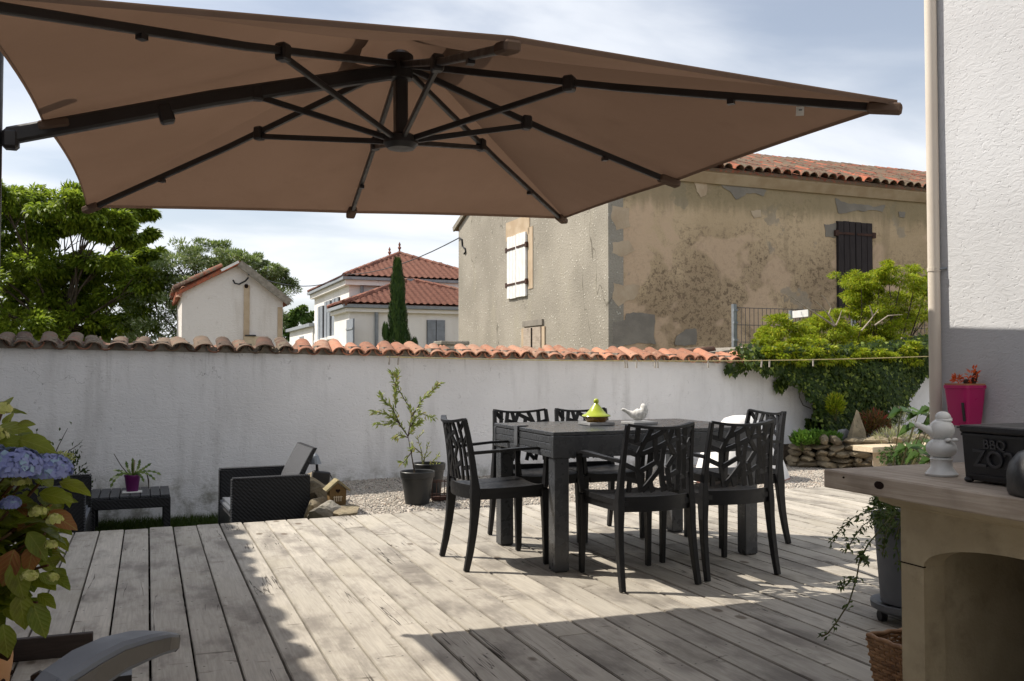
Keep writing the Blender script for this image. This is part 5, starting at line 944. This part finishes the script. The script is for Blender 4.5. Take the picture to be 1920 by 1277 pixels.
pu = thing('solar_lamp', 'small dark garden spotlight with solar panel behind the rattan armchair', 'lamp', (1.25, 7.95, -.1)); c = atY(597, 900, 7.9); MB().box((c.x + .02, 7.9, c.z + .02), (.15, .08, .11), (0, .15, 0)).build('housing', 'iron', pu, bevel=.01); MB().tube([(c.x - .01, 7.9, c.z + .07), (c.x - .015, 7.9, c.z + .16)], .012, 8).build('stem', 'iron', pu); MB().lathe([(.055, 0), (.05, .02), (.03, .07), (.01, .09)], (c.x - .03, 7.9, c.z + .14), 14).build('cap', 'galv', pu); MB().tube([(c.x + .1, 7.88, c.z + .04), (c.x + .13, 7.88, c.z - .02), (c.x + .1, 7.88, c.z - .08)], .004, 5).build('cable', 'cable', pu)

# two pots with the young olive
def pot(name, label, c, r, h):
    t = thing(name, label, 'plant pot', c); MB().lathe([(r * .70, 0), (r * .93, h * .80), (r, h * .81), (r * 1.03, h * .985), (r * 1.0, h), (r * .94, h * .985), (r * .90, h * .86)], c, 40).build('pot', 'plastic_pot', t, smooth=40); MB().lathe([(.01, h * .84), (r * .9, h * .85), (r * .9, h * .865), (.01, h * .88)], c, 24).build('soil', 'soil', t); return t
c1 = Vector((2.107, 7.36, -.035)); t1 = pot('olive_pot', 'front anthracite pot holding the young olive tree', c1, .142, .27); c2 = Vector((2.30, 7.66, -.035)); t2 = pot('shrub_pot', 'anthracite pot with dry shrub behind the olive pot', c2, .14, .30)
b = MB(); Ps, Ds = [], []
def branch(pxs, Y, r0, r1, lf=0, dl=.08, bb=None):
    pts = [atY(x, y, Y + .02 * i) for i, (x, y) in enumerate(pxs)]; (bb or b).tube(pts, [r0 + (r1 - r0) * i / (len(pts) - 1) for i in range(len(pts))], 6, (0, 1, 0)); tot = len(pts) - 1
    lf = int(lf * 1.5)
    for k in range(lf):
        u = (dl + (1 - dl) * (k / max(lf - 1, 1))) * tot; i = min(int(u), tot - 1); p = pts[i].lerp(pts[i + 1], u - i); d = (pts[i + 1] - pts[i]).normalized(); Ps.append(tuple(p)); Ds.append(tuple(d * .9 + Vector(rdir(1)[0]) * .75))
for L, lf in (([(778, 890), (772, 855), (765, 818)], 0), ([(765, 818), (745, 790), (725, 776), (700, 772)], 46), ([(765, 818), (772, 780), (768, 765), (752, 738), (738, 715), (735, 700)], 40), ([(772, 782), (790, 752), (808, 735), (825, 720)], 44), ([(750, 795), (735, 765), (718, 750), (714, 742)], 34), ([(742, 725), (745, 708), (746, 698)], 26), ([(748, 790), (735, 793), (705, 797)], 26), ([(770, 800), (778, 785), (790, 775), (812, 784)], 30), ([(765, 818), (775, 800), (790, 790)], 34), ([(742, 765), (740, 745), (741, 730)], 36), ([(765, 820), (748, 816), (742, 822)], 14), ([(770, 850), (757, 867), (754, 868)], 8), ([(772, 850), (771, 842)], 6)): branch(L, 7.36, .0075 if lf == 0 else .005, .0025, lf)
b.build('trunk', 'bark', t1); n = len(Ps); leaves('foliage', t1, 'lf_olive', Ps, Ds, rdir(n) * .7 + [0, -.4, .6], rng.uniform(.04, .065, n), rng.uniform(.013, .019, n))
Ps, Ds = [], []; b = MB()
for L, lf in (([(793, 893), (792, 865), (790, 845), (783, 822), (795, 810)], 18), ([(790, 850), (775, 838), (770, 830)], 6), ([(792, 870), (800, 845), (803, 832)], 10), ([(793, 890), (805, 872), (818, 858), (822, 852)], 22), ([(795, 890), (810, 878), (820, 870)], 12), ([(793, 885), (796, 860), (805, 850)], 14), ([(796, 893), (800, 880)], 14)): branch(L, 7.66, .005, .002, lf)
b.build('stems', 'stem', t2); n = len(Ps); leaves('foliage', t2, 'lf_olive', Ps, Ds, rdir(n), rng.uniform(.025, .045, n), .010, rnd=np.clip(rng.random(n) * .5 + .5, 0, 1))
rk = thing('wire_lantern', 'small rusty wire lantern rack on the gravel beside the pots', 'lantern', (2.44, 7.4, -.03)); b = MB(); a = atY(808, 935, 7.4); zt = atY(810, 903, 7.4).z
for x in (a.x, a.x + .07, a.x + .14, a.x + .2):
    for y in (7.36, 7.46): b.tube([(x, y, -.04), (x, y, zt)], .004, 5)
for z in (zt, .02): b.tube([(a.x, 7.36, z), (a.x + .2, 7.36, z), (a.x + .2, 7.46, z), (a.x, 7.46, z), (a.x, 7.36, z)], .004, 5)
b.build('frame', 'rust', rk); MB().box((a.x + .1, 7.41, -.01), (.17, .07, .03)).build('tray', 'rust', rk)

# ---------------------------------------------------------------- barbecue and things on it
bq = thing('barbecue', 'cream concrete barbecue with arched opening and greyed timber shelf', 'barbecue', (2.2, 1.5, 0)); FX = 1.985; FY1 = 1.985; AY0, AY1, ZS_, ZA = 1.28, 1.905, .553, .632
arch = [(AY1, -.01)] + [(AY1, ZS_)] + [((AY0 + AY1) / 2 + (AY1 - AY0) / 2 * math.cos(a), ZS_ + (ZA - ZS_) * math.sin(a)) for a in [PI * k / 20 for k in range(1, 20)]] + [(AY0, ZS_), (AY0, -.01)]
poly = [(FY1, -.01), (FY1, .712), (1.15, .712), (1.15, -.01)] + arch[::-1]
MB().prism(poly, (.075, 0, 0), (FX, 0, 0), (0, 1, 0), (0, 0, 1)).build('arch_front', 'bbqstone', bq); MB().box((FX + .075 + .21, FY1 - .032, .35), (.42, .064, .72)).build('side_slab', 'bbqstone', bq); MB().box((FX + .28, 1.18, .35), (.4, .06, .72)).build('side_slab', 'bbqstone', bq); MB().box((XW - .022, 1.55, .35), (.03, .68, .72)).build('back_slab', 'bbqback', bq)
MB().box((FX + .003, 1.945, ZS_ - .002), (.01, .082, .003)).build('joint_line', 'brown', bq)
MB().prism([(FX - .055, .745), (FX - .05, .722), (FX, .705), (XW - .01, .705), (XW - .01, .745)], (0, -.95, 0), (0, FY1 + .03, 0)).build('moulding', 'bbqstone', bq)
sh_ = MB().box((1.855 + .31, 1.36, .7735), (.62, 1.58, .053)).build('timber_shelf', 'beam', bq, bevel=.004, label='greyed timber shelf with a dark knot'); MB().ellipsoid((1.8545, 1.93, .779), (.003, .018, .011), 12, 8).build('knot', 'brown', sh_); MB().ellipsoid((1.8545, 2.065, .785), (.003, .004, .003), 8, 6).build('nail_hole', 'brown', sh_)
# white finial with bird
st = Vector((2.047, 1.897, .801)); fb = thing('bird_finial', 'white ceramic bird perched on a ball finial on the shelf', 'ornament', st)
MB().lathe([(.041, 0), (.043, .005), (.038, .011), (.029, .022), (.027, .04), (.031, .046), (.027, .05)], st, 28).build('pedestal', 'white', fb, smooth=50); MB().ellipsoid(st + Vector((0, 0, .075)), (.040, .040, .029), 28, 16).build('ball', 'white', fb, smooth=True)
bo = MB().ellipsoid(st + Vector((.002, 0, .126)), (.035, .033, .031), 24, 16).build('bird_body', 'white', fb, smooth=True); dv = Vector((-RT.x, -RT.y, 0)); b = MB(); b.tube([st + Vector((0, 0, .120)) + dv * .02, st + Vector((0, 0, .130)) + dv * .045, st + Vector((0, 0, .141)) + dv * .066, st + Vector((0, 0, .143)) + dv * .072], [.016, .0085, .0075, .004], 12); b.build('tail', 'white', bo, smooth=60)
MB().ellipsoid(st + RT * .006 + Vector((0, 0, .161)), (.0205, .0205, .0165), 20, 12).build('head', 'white', bo, smooth=True); MB().ellipsoid(st + RT * .008 + Vector((0, 0, .153)), (.0225, .0225, .008), 20, 10).build('head_feathers', 'white', bo, smooth=True); MB().tube([st + RT * .022 + Vector((0, 0, .159)), st + RT * .032 + Vector((0, 0, .157))], [.006, .001], 8).build('beak', 'white', bo, smooth=True)
for q in (.004, .022): MB().ellipsoid(st + RT * q + Vector((0, 0, .101)) - FW * .033, (.009, .009, .006), 10, 8).build('foot', 'white', bo, smooth=True)
# cast iron box with raised letters
ib = thing('iron_grill_box', 'black cast iron grill box with raised BBQ lettering', 'grill', (2.05, 1.60, .801)); x0 = 1.985; y1 = 1.775; y0 = 1.28
body = MB().prism([(x0 + .012, .807), (x0, .93), (x0 - .008, .934), (x0 - .008, .95), (x0 + .24, .95), (x0 + .24, .807)], (0, y0 - y1, 0), (0, y1, 0)).build('body', 'iron', ib, bevel=.003)
MB().box((x0 - .004, (y0 + y1) / 2, .926), (.006, y1 - y0 - .01, .006)).build('rim_moulding', 'iron', body); MB().box((x0 + .008, (y0 + y1) / 2 - .0, .822), (.006, y1 - y0 - .03, .005)).build('base_moulding', 'iron', body)
for y in (y1 - .012, y0 + .012): MB().ellipsoid((x0 + .014, y, .808), (.014, .012, .008), 10, 6).build('foot', 'iron', ib)
for txt, yy, zz, sz in (('BBQ', y1 - .068, .893, .034), ('ZO2', y1 - .034, .846, .062)):
    me = textmesh(txt, sz, .0022); me.materials.clear(); me.materials.append(M['litletter']); o = bpy.data.objects.new('lettering', me); COL.objects.link(o); o.parent = ib
    o.matrix_local = Matrix.Translation(Vector((x0 + .0045 - (zz + .02 - .87) * .09, yy, zz)) - ib.location) @ Matrix(((0, -.1, -1, 0), (-1, 0, 0, 0), (0, 1, -.1, 0), (0, 0, 0, 1)))
lo = thing('kettle_lid', 'round black cast iron lid in front of the grill box', 'lid', (1.93, 1.50, .801)); MB().lathe([(.10, 0), (.104, .008), (.104, .05), (.098, .075), (.08, .098), (.05, .112), (.012, .118)], (1.965, 1.49, .801), 36).build('dome', 'iron', lo, smooth=50); MB().lathe([(.008, .118), (.007, .128), (.016, .134), (.012, .146), (.002, .148)], (1.965, 1.49, .801), 14).build('knob', 'iron', lo, smooth=50)
# pink hanging pot
pk = thing('pink_pot', 'square magenta pot with orange flowers hung on the white wall', 'plant pot', (XW - .07, 1.99, .93)); pcx, pcy = XW - .056, 2.168; zt_ = atX(1806, 722, XW - .056).z; zb_ = atX(1806, 797, XW - .056).z
b = MB(); rings = []
for z, h in ((zb_, .036), (zt_ - .012, .047), (zt_ - .01, .050), (zt_, .050)): rings.append([Vector((pcx + h * math.copysign(abs(math.cos(a)) ** .35, math.cos(a)), pcy + h * math.copysign(abs(math.sin(a)) ** .35, math.sin(a)), z)) for a in [2 * PI * (k + .5) / 24 for k in range(24)]])
b.ring(rings).build('pot', 'pink', pk, smooth=35); MB().box((pcx, pcy, zt_ + .002), (.084, .084, .006)).build('soil', 'tan', pk)
MB().box((pcx - .0455, pcy - .034, (zt_ + zb_) / 2 - .02), (.004, .008, .06), (0, -.12, 0)).build('hanger_strap', 'iron', pk); MB().box((pcx, pcy - .02, zb_ - .004), (.108, .012, .005)).build('hanger_shelf', 'iron', pk); MB().box((pcx, pcy + .054, zb_ + .03), (.006, .004, .08), (R(-14), 0, 0)).build('hanger_strap', 'iron', pk)
for (dx, dy, dz, m) in ((-.01, .018, .016, 60), (.0, -.03, .034, 46)): P, dd = in_ball(m, (pcx + dx, pcy + dy, zt_ + dz), (.013, .016, .013 if m > 50 else .026)); leaves('flower', pk, 'petal_orange', P, dd + [0, 0, .5], rdir(m), .016, .006)
b = MB(); b.ellipsoid((pcx + .01, pcy - .028, zt_ + .02), (.009, .009, .028), 10, 8, (R(18), 0, 0)); b.ellipsoid((pcx, pcy - .008, zt_ + .010), (.011, .011, .010), 10, 8); b.build('cactus', 'rust', pk, smooth=True)

# ---------------------------------------------------------------- rolling planter with jasmine, basket
pl = thing('rolling_planter', 'tall grey round planter on castors beyond the barbecue', 'planter', (2.955, 2.98, 0)); pc_ = Vector((3.085, 3.03, 0))
MB().lathe([(.125, .085), (.150, .43), (.160, .435), (.161, .462), (.150, .462), (.145, .43)], pc_, 40).build('pot', 'grey_pot', pl, smooth=40); tr = MB().lathe([(.14, .045), (.165, .06), (.168, .085), (.15, .085), (.13, .07)], pc_, 40).build('trolley', 'grey_pot', pl, smooth=40); MB().lathe([(.01, .425), (.145, .428), (.145, .435), (.01, .45)], pc_, 20).build('soil', 'soil', pl)
for k in range(4): a = PI / 4 + k * PI / 2 + .35; q = pc_ + Vector((.125 * math.cos(a), .125 * math.sin(a), .024)); MB().tube([q + Vector((-.013, .004, 0)), q + Vector((.013, -.004, 0))], .024, 14).build('castor', 'iron', tr, smooth=40)
ja = thing('jasmine', 'trailing jasmine spilling from the grey rolling planter', 'climber', pc_ + Vector((0, 0, .48))); b = MB(); Ps, Ds = [], []
def vine(L, Y, lf, r=.0022):
    pts = [atY(x, y, Y + i * .012) for i, (x, y) in enumerate(L)]; b.tube(pts, r, 5, (0, 1, 0)); tot = len(pts) - 1
    for k in range(lf):
        u = tot * (k + .5) / lf; i = min(int(u), tot - 1); p = pts[i].lerp(pts[i + 1], u - i)
        for s in range(9): Ps.append(tuple(p + Vector(rdir(1)[0]) * .012)); Ds.append(tuple(Vector(rdir(1)[0]) * .8 + Vector((-.2, 0, -.25))))
vine([(1665, 960), (1630, 960), (1600, 970), (1570, 1000), (1553, 1018)], 2.95, 8); vine([(1665, 965), (1640, 972), (1618, 985), (1600, 1010), (1584, 1038)], 2.9, 8); vine([(1670, 970), (1645, 1000), (1628, 1020), (1612, 1050), (1606, 1085), (1592, 1130), (1570, 1165), (1552, 1188), (1540, 1194)], 2.82, 7, .003); vine([(1680, 950), (1650, 940), (1635, 938)], 2.95, 8); vine([(1680, 960), (1660, 1000), (1655, 1040)], 2.88, 6); vine([(1690, 965), (1680, 1020), (1690, 1070)], 2.85, 4); vine([(1606, 1085), (1585, 1090), (1572, 1098)], 2.85, 3); vine([(1622, 1030), (1612, 1045), (1625, 1055)], 2.85, 4)
b.build('vines', 'stem', ja); n = len(Ps); leaves('foliage', ja, 'lf_jas', Ps, Ds, rdir(n) * .6 + [0, -.4, .7], rng.uniform(.02, .038, n), rng.uniform(.007, .012, n)); P, dd = in_ball(900, pc_ + Vector((-.06, -.06, .48)), (.17, .15, .10)); leaves('foliage', ja, 'lf_jas', P, dd + [0, 0, -.1], rdir(900) + [0, 0, .8], rng.uniform(.025, .05, 900), .013)
bk = thing('wicker_basket', 'rectangular brown wicker basket on the deck beside the barbecue', 'basket', (2.47, 2.47, 0)); q0 = Vector((2.32, 2.475)); q1 = Vector((2.315, 2.14)); wx = .17; cs = [(q0.x, q0.y), (q1.x, q1.y), (q1.x + wx, q1.y), (q0.x + wx, q0.y)]
hb = .172; per = []
for i in range(4):
    a, c = Vector(cs[i]), Vector(cs[(i + 1) % 4]); m = 14 if i % 2 == 0 else 7
    for k in range(m): per.append(a.lerp(c, k / m))
cxy = Vector((sum(p[0] for p in cs) / 4, sum(p[1] for p in cs) / 4)); NPR = len(per)
for r in range(13):
    z = .012 + r * .0125; sc = .86 + .14 * z / hb; b = MB(); pts = []
    for k in range(NPR * 2 + 1):
        u = k / 2; i = int(u) % NPR; p = per[i].lerp(per[(i + 1) % NPR], u - int(u)); d = (p - cxy).normalized(); off = .006 * math.cos(PI * (u + r)); p = cxy + (p - cxy) * sc + d * off; pts.append((p.x, p.y, z))
    b.tube(pts, .0058, 6); b.build('weave', 'wicker', bk, smooth=60)
b = MB()
for p in per: a = cxy + (p - cxy) * .86; c = cxy + (p - cxy); b.tube([(a.x, a.y, .004), (c.x, c.y, hb)], .004, 5)
b.build('stakes', 'wicker', bk); b = MB(); rp = [cxy + (p - cxy) for p in per] + [cxy + (per[0] - cxy)]; b.tube([(p.x, p.y, hb + .004 + .003 * math.sin(i * 2.2)) for i, p in enumerate(rp)], .0085, 7); b.build('rim', 'wicker', bk, smooth=60); MB().prism([(p[0] * .80 + cxy.x * .20, p[1] * .80 + cxy.y * .20) for p in cs], (0, 0, .10), (0, 0, .004), (1, 0, 0), (0, 1, 0)).build('lining', 'soil', bk)

# ---------------------------------------------------------------- left foreground: hydrangea, lounger arm, plank
hy_ = thing('hydrangea', 'potted hydrangea with blue flower heads in left foreground', 'hydrangea', (-.475, 2.5, 0)); HC = Vector((-.475, 2.5, 0)); HY = 2.35
MB().lathe([(.105, .0), (.15, .44), (.165, .445), (.165, .488), (.155, .488), (.145, .44)], HC + Vector((0, 0, .012)), 36).build('inner_pot', 'plastic_pot', hy_, smooth=40)
op = MB(); rings = []
for z, r in ((0, .125), (.15, .15), (.32, .172), (.39, .182), (.415, .180)): rings.append([HC + Vector((r * math.cos(a), r * math.sin(a), z + (.012 * math.sin(a * 9) if z > .38 else 0))) for a in [2 * PI * k / 54 for k in range(54)]])
o = op.ring(rings, False).build('cachepot', 'tan', hy_, smooth=40); b = MB()
for k in range(18): a = 2 * PI * k / 18; b.ellipsoid(HC + Vector((.1765 * math.cos(a), 1e-9 + .1765 * math.sin(a), .365)), (.009, .009, .006), 8, 6)
b.build('cut_out', 'brown', o); b = MB(); Ps, Ds, Ns, Ls = [], [], [], []; rs = random.Random(5)
HEADS = [((30, 880), 47, 'petal_blue'), ((-30, 870), 45, 'petal_blue'), ((92, 885), 40, 'petal_blue'), ((5, 770), 17, 'petal_lime'), ((-8, 818), 22, 'petal_lime'), ((40, 905), 17, 'petal_lime'), ((55, 1082), 14, 'petal_lime'), ((100, 1083), 9, 'petal_lime'), ((72, 962), 15, 'petal_lime'), ((103, 975), 14, 'petal_lime'), ((20, 945), 16, 'petal_blue'), ((95, 1022), 10, 'petal_lime')]
tips = [h[0] for h in HEADS] + [(20, 1000), (60, 1030), (90, 1060), (30, 1110), (70, 1130), (100, 940), (-20, 1000), (-30, 940), (-40, 1080), (110, 920), (45, 850), (60, 870), (20, 790), (15, 960), (50, 985), (85, 1000), (10, 1060), (50, 1070), (85, 1035), (40, 1140), (-10, 1130), (105, 960), (35, 830)]
for (x, y) in tips:
    c = atY(x, y, HY + rs.uniform(-.12, .12)); m = HC + Vector((rs.uniform(-.05, .05), rs.uniform(-.05, .05), .47)); b.tube([tuple(m), tuple(m.lerp(c, .55) + Vector((0, 0, .04))), tuple(c)], [.006, .005, .003], 6)
    for k in range(16):
        t_ = .35 + .65 * k / 15; p = m.lerp(c, t_) + Vector((0, 0, .02)); Ps.append(tuple(p)); a = rs.uniform(0, 2 * PI); Ds.append((math.cos(a), math.sin(a) * .8 - .15, rs.uniform(-.45, .25))); Ns.append((rs.uniform(-.4, .4), rs.uniform(-.7, .1), 1)); Ls.append(rs.uniform(.042, .082))
for (x, y, L, dx, dz, red) in ((110, 965, .10, 1, -.5, 1), (20, 855, .12, 1, -.05, 0), (55, 825, .11, 1, -.25, 0), (15, 830, .1, 1, .0, 0), (45, 795, .05, .6, .1, 0), (65, 1005, .10, .6, -.8, 0), (60, 1030, .09, -.2, -1, 1), (90, 1080, .06, .8, -.4, 0), (70, 1140, .11, .4, -.9, 0), (40, 1120, .11, .2, -.9, 0), (30, 1060, .12, .3, -.8, 0), (88, 925, .1, .7, -.1, 0), (10, 1180, .1, .2, -1, 0), (20, 1040, .11, -.3, -1, 1)):
    Ps.append(tuple(atY(x - dx * 22, y + dz * 10, HY - .14))); Ds.append((dx, -.25, dz)); Ns.append((.1, -.8, .6)); Ls.append(L * .72)
b.build('canes', 'cane', hy_); n = len(Ps); rn = rng.random(n) * .84; rn[rng.random(n) < .05] = .97; rn[-14:] = [.97 if q else .6 * rng.random() + .2 for q in (1, 0, 0, 0, 0, 0, 1, 0, 0, 0, 0, 0, 0, 1)]
leaves('foliage', hy_, 'lf_hyd', Ps, Ds, Ns, np.array(Ls), np.array(Ls) * .6, 'ovate', droop=.12, rnd=rn)
for (x, y), r, mt in HEADS:
    c = atY(x, y, HY - .17 + random.uniform(-.03, .03)); rr = r * 2.0 / 1700; m = int(120 + 520 * (r / 45) ** 2) if mt == 'petal_blue' else 90; d = rdir(m); d[:, 2] = np.abs(d[:, 2] + .15) - .15; P0 = np.array(c) + d * rr * [1, 1, .82] * rng.uniform(.86, 1.04, (m, 1)); fs = .0066 if mt == 'petal_blue' else .005
    PP, DD, NN, RR = [], [], [], []
    for i in range(m):
        nrm = Vector(d[i]) + Vector(rdir(1)[0]) * .35; nrm.normalize(); tg_ = nrm.orthogonal().normalized(); bt = nrm.cross(tg_); r0 = rng.random(); a0 = rng.random() * 6
        for k in range(4): a = a0 + k * PI / 2; PP.append(P0[i]); DD.append(tg_ * math.cos(a) + bt * math.sin(a)); NN.append(nrm); RR.append(r0)
    leaves('flower_head', hy_, mt, PP, DD, NN, fs * 1.25, fs * 1.3, fold=.08, rnd=np.array(RR))
# twiggy shrub in a pot behind the left armchair
c = atY(95, 870, 8.5); tw = thing('twiggy_shrub', 'twiggy dark shrub with cream flower against the white wall', 'shrub', (c.x, 8.55, -.33)); b = MB(); Ps, Ds = [], []
for L, lf in (([(85, 960), (75, 880), (70, 840), (69, 810)], 4), ([(85, 960), (95, 870), (110, 835), (127, 803)], 5), ([(90, 960), (110, 880), (130, 845), (150, 832)], 6), ([(85, 960), (65, 870), (58, 835)], 34), ([(85, 960), (85, 890), (80, 850)], 50), ([(95, 960), (115, 890), (125, 860)], 40), ([(95, 960), (135, 880), (142, 850)], 46), ([(100, 960), (150, 920), (168, 905)], 40), ([(100, 960), (145, 890), (158, 880)], 20)): branch(L, 8.45, .007, .002, lf, .3)
b.build('stems', 'bark', tw); n = len(Ps); leaves('foliage', tw, 'lf_dark', np.array(Ps) + rng.normal(0, .02, (n, 3)), Ds, rdir(n), rng.uniform(.03, .05, n), .018); P, dd = in_ball(240, atY(118, 858, 8.3), (.085, .06, .05)); leaves('flower_head', tw, 'petal_lime', P, dd, rdir(240), .018, .016); MB().lathe([(.12, 0), (.17, .3), (.18, .31), (.17, .33), (.15, .3)], (c.x, 8.55, -.33), 24).build('pot', 'plastic_pot', tw)
# resin lounger whose arm reaches into the frame
lg = thing('garden_lounger', 'grey resin lounge chair with its curved arm in the near left corner', 'lounger', (-.3, 1.2, 0)); z0 = .60
ap_ = [atZ(40, 1340, z0 - .06), atZ(105, 1277, z0 - .015), atZ(160, 1240, z0), atZ(210, 1216, z0 + .006), atZ(262, 1203, z0 + .004), atZ(290, 1200, z0 - .004), atZ(309, 1203, z0 - .02)]; ap_ = [Vector(p) for p in ap_]
b = MB(); fr = sweep_frames(ap_, (0, 0, 1)); rings = []; side = []
for (p, s_, u_), w, h in zip(fr, (.082, .080, .078, .074, .068, .062, .054), (.066, .064, .060, .054, .046, .040, .034)):
    pr = [(-.5, -.3), (-.48, .36), (-.36, .5), (.36, .5), (.48, .40), (.5, -.3), (.40, -.5), (-.42, -.5)]; rings.append([p + s_ * (x * w) + u_ * ((y - .5) * h + .016) for x, y in pr])
    side.append([p + s_ * (x * w + dx) + u_ * ((y - .5) * h + .016) for x, y, dx in ((.49, .26, .0), (.5, -.3, .0), (.5, -.3, .003), (.49, .26, .003))])
b.ring(rings).build('armrest', 'loungegrey', lg, smooth=28); MB().ring(side).build('arm_side', 'loungeside', lg); d_ = (ap_[-1] - ap_[-2]).normalized(); MB().ring([rings[-1], [v + d_ * .006 for v in rings[-1]]]).build('arm_cap', 'iron', lg)
e = ap_[1]; MB().bar([e + Vector((.02, -.1, -.05)), (e.x + .0, e.y - .25, .3), (e.x + .04, e.y - .2, 0.0)], .05, .06, (1, 0, 0)).build('front_leg', 'loungegrey', lg); MB().box((e.x - .32, e.y - .5, .34), (.5, .6, .05)).build('seat', 'loungegrey', lg, bevel=.015); MB().bar([(e.x - .32, e.y - .78, .34), (e.x - .32, e.y - 1.0, .95)], .5, .04, (0, -1, .3)).build('backrest', 'loungegrey', lg)
MB().bar([ap_[0], (ap_[0].x - .06, ap_[0].y - .5, .55)], .07, .034, (0, 0, 1)).build('arm_rear', 'loungegrey', lg); MB().bar([(e.x - .55, e.y - .85, 0), (e.x - .55, e.y - .75, .55)], .05, .05, (1, 0, 0)).build('rear_leg', 'loungegrey', lg)
b = MB(); b.tube([atZ(65, 1272, .35), atZ(75, 1266, .36), atZ(85, 1270, .35), atZ(100, 1300, .33)], .012, 8); b.build('recline_hook', 'iron', lg)
pk_ = atZ(45, 1238, .0); pr_ = atZ(174, 1226, .0); MB().bar([pk_ + Vector((-.1, .0, .042)), pr_ + Vector((0, 0, .042))], .03, .083, (0, 0, 1)).build('wooden_plank', 'darkwood', label='dark plank standing on edge on the deck beside hydrangea', cat='plank', bevel=.003, loc=tuple(pk_))
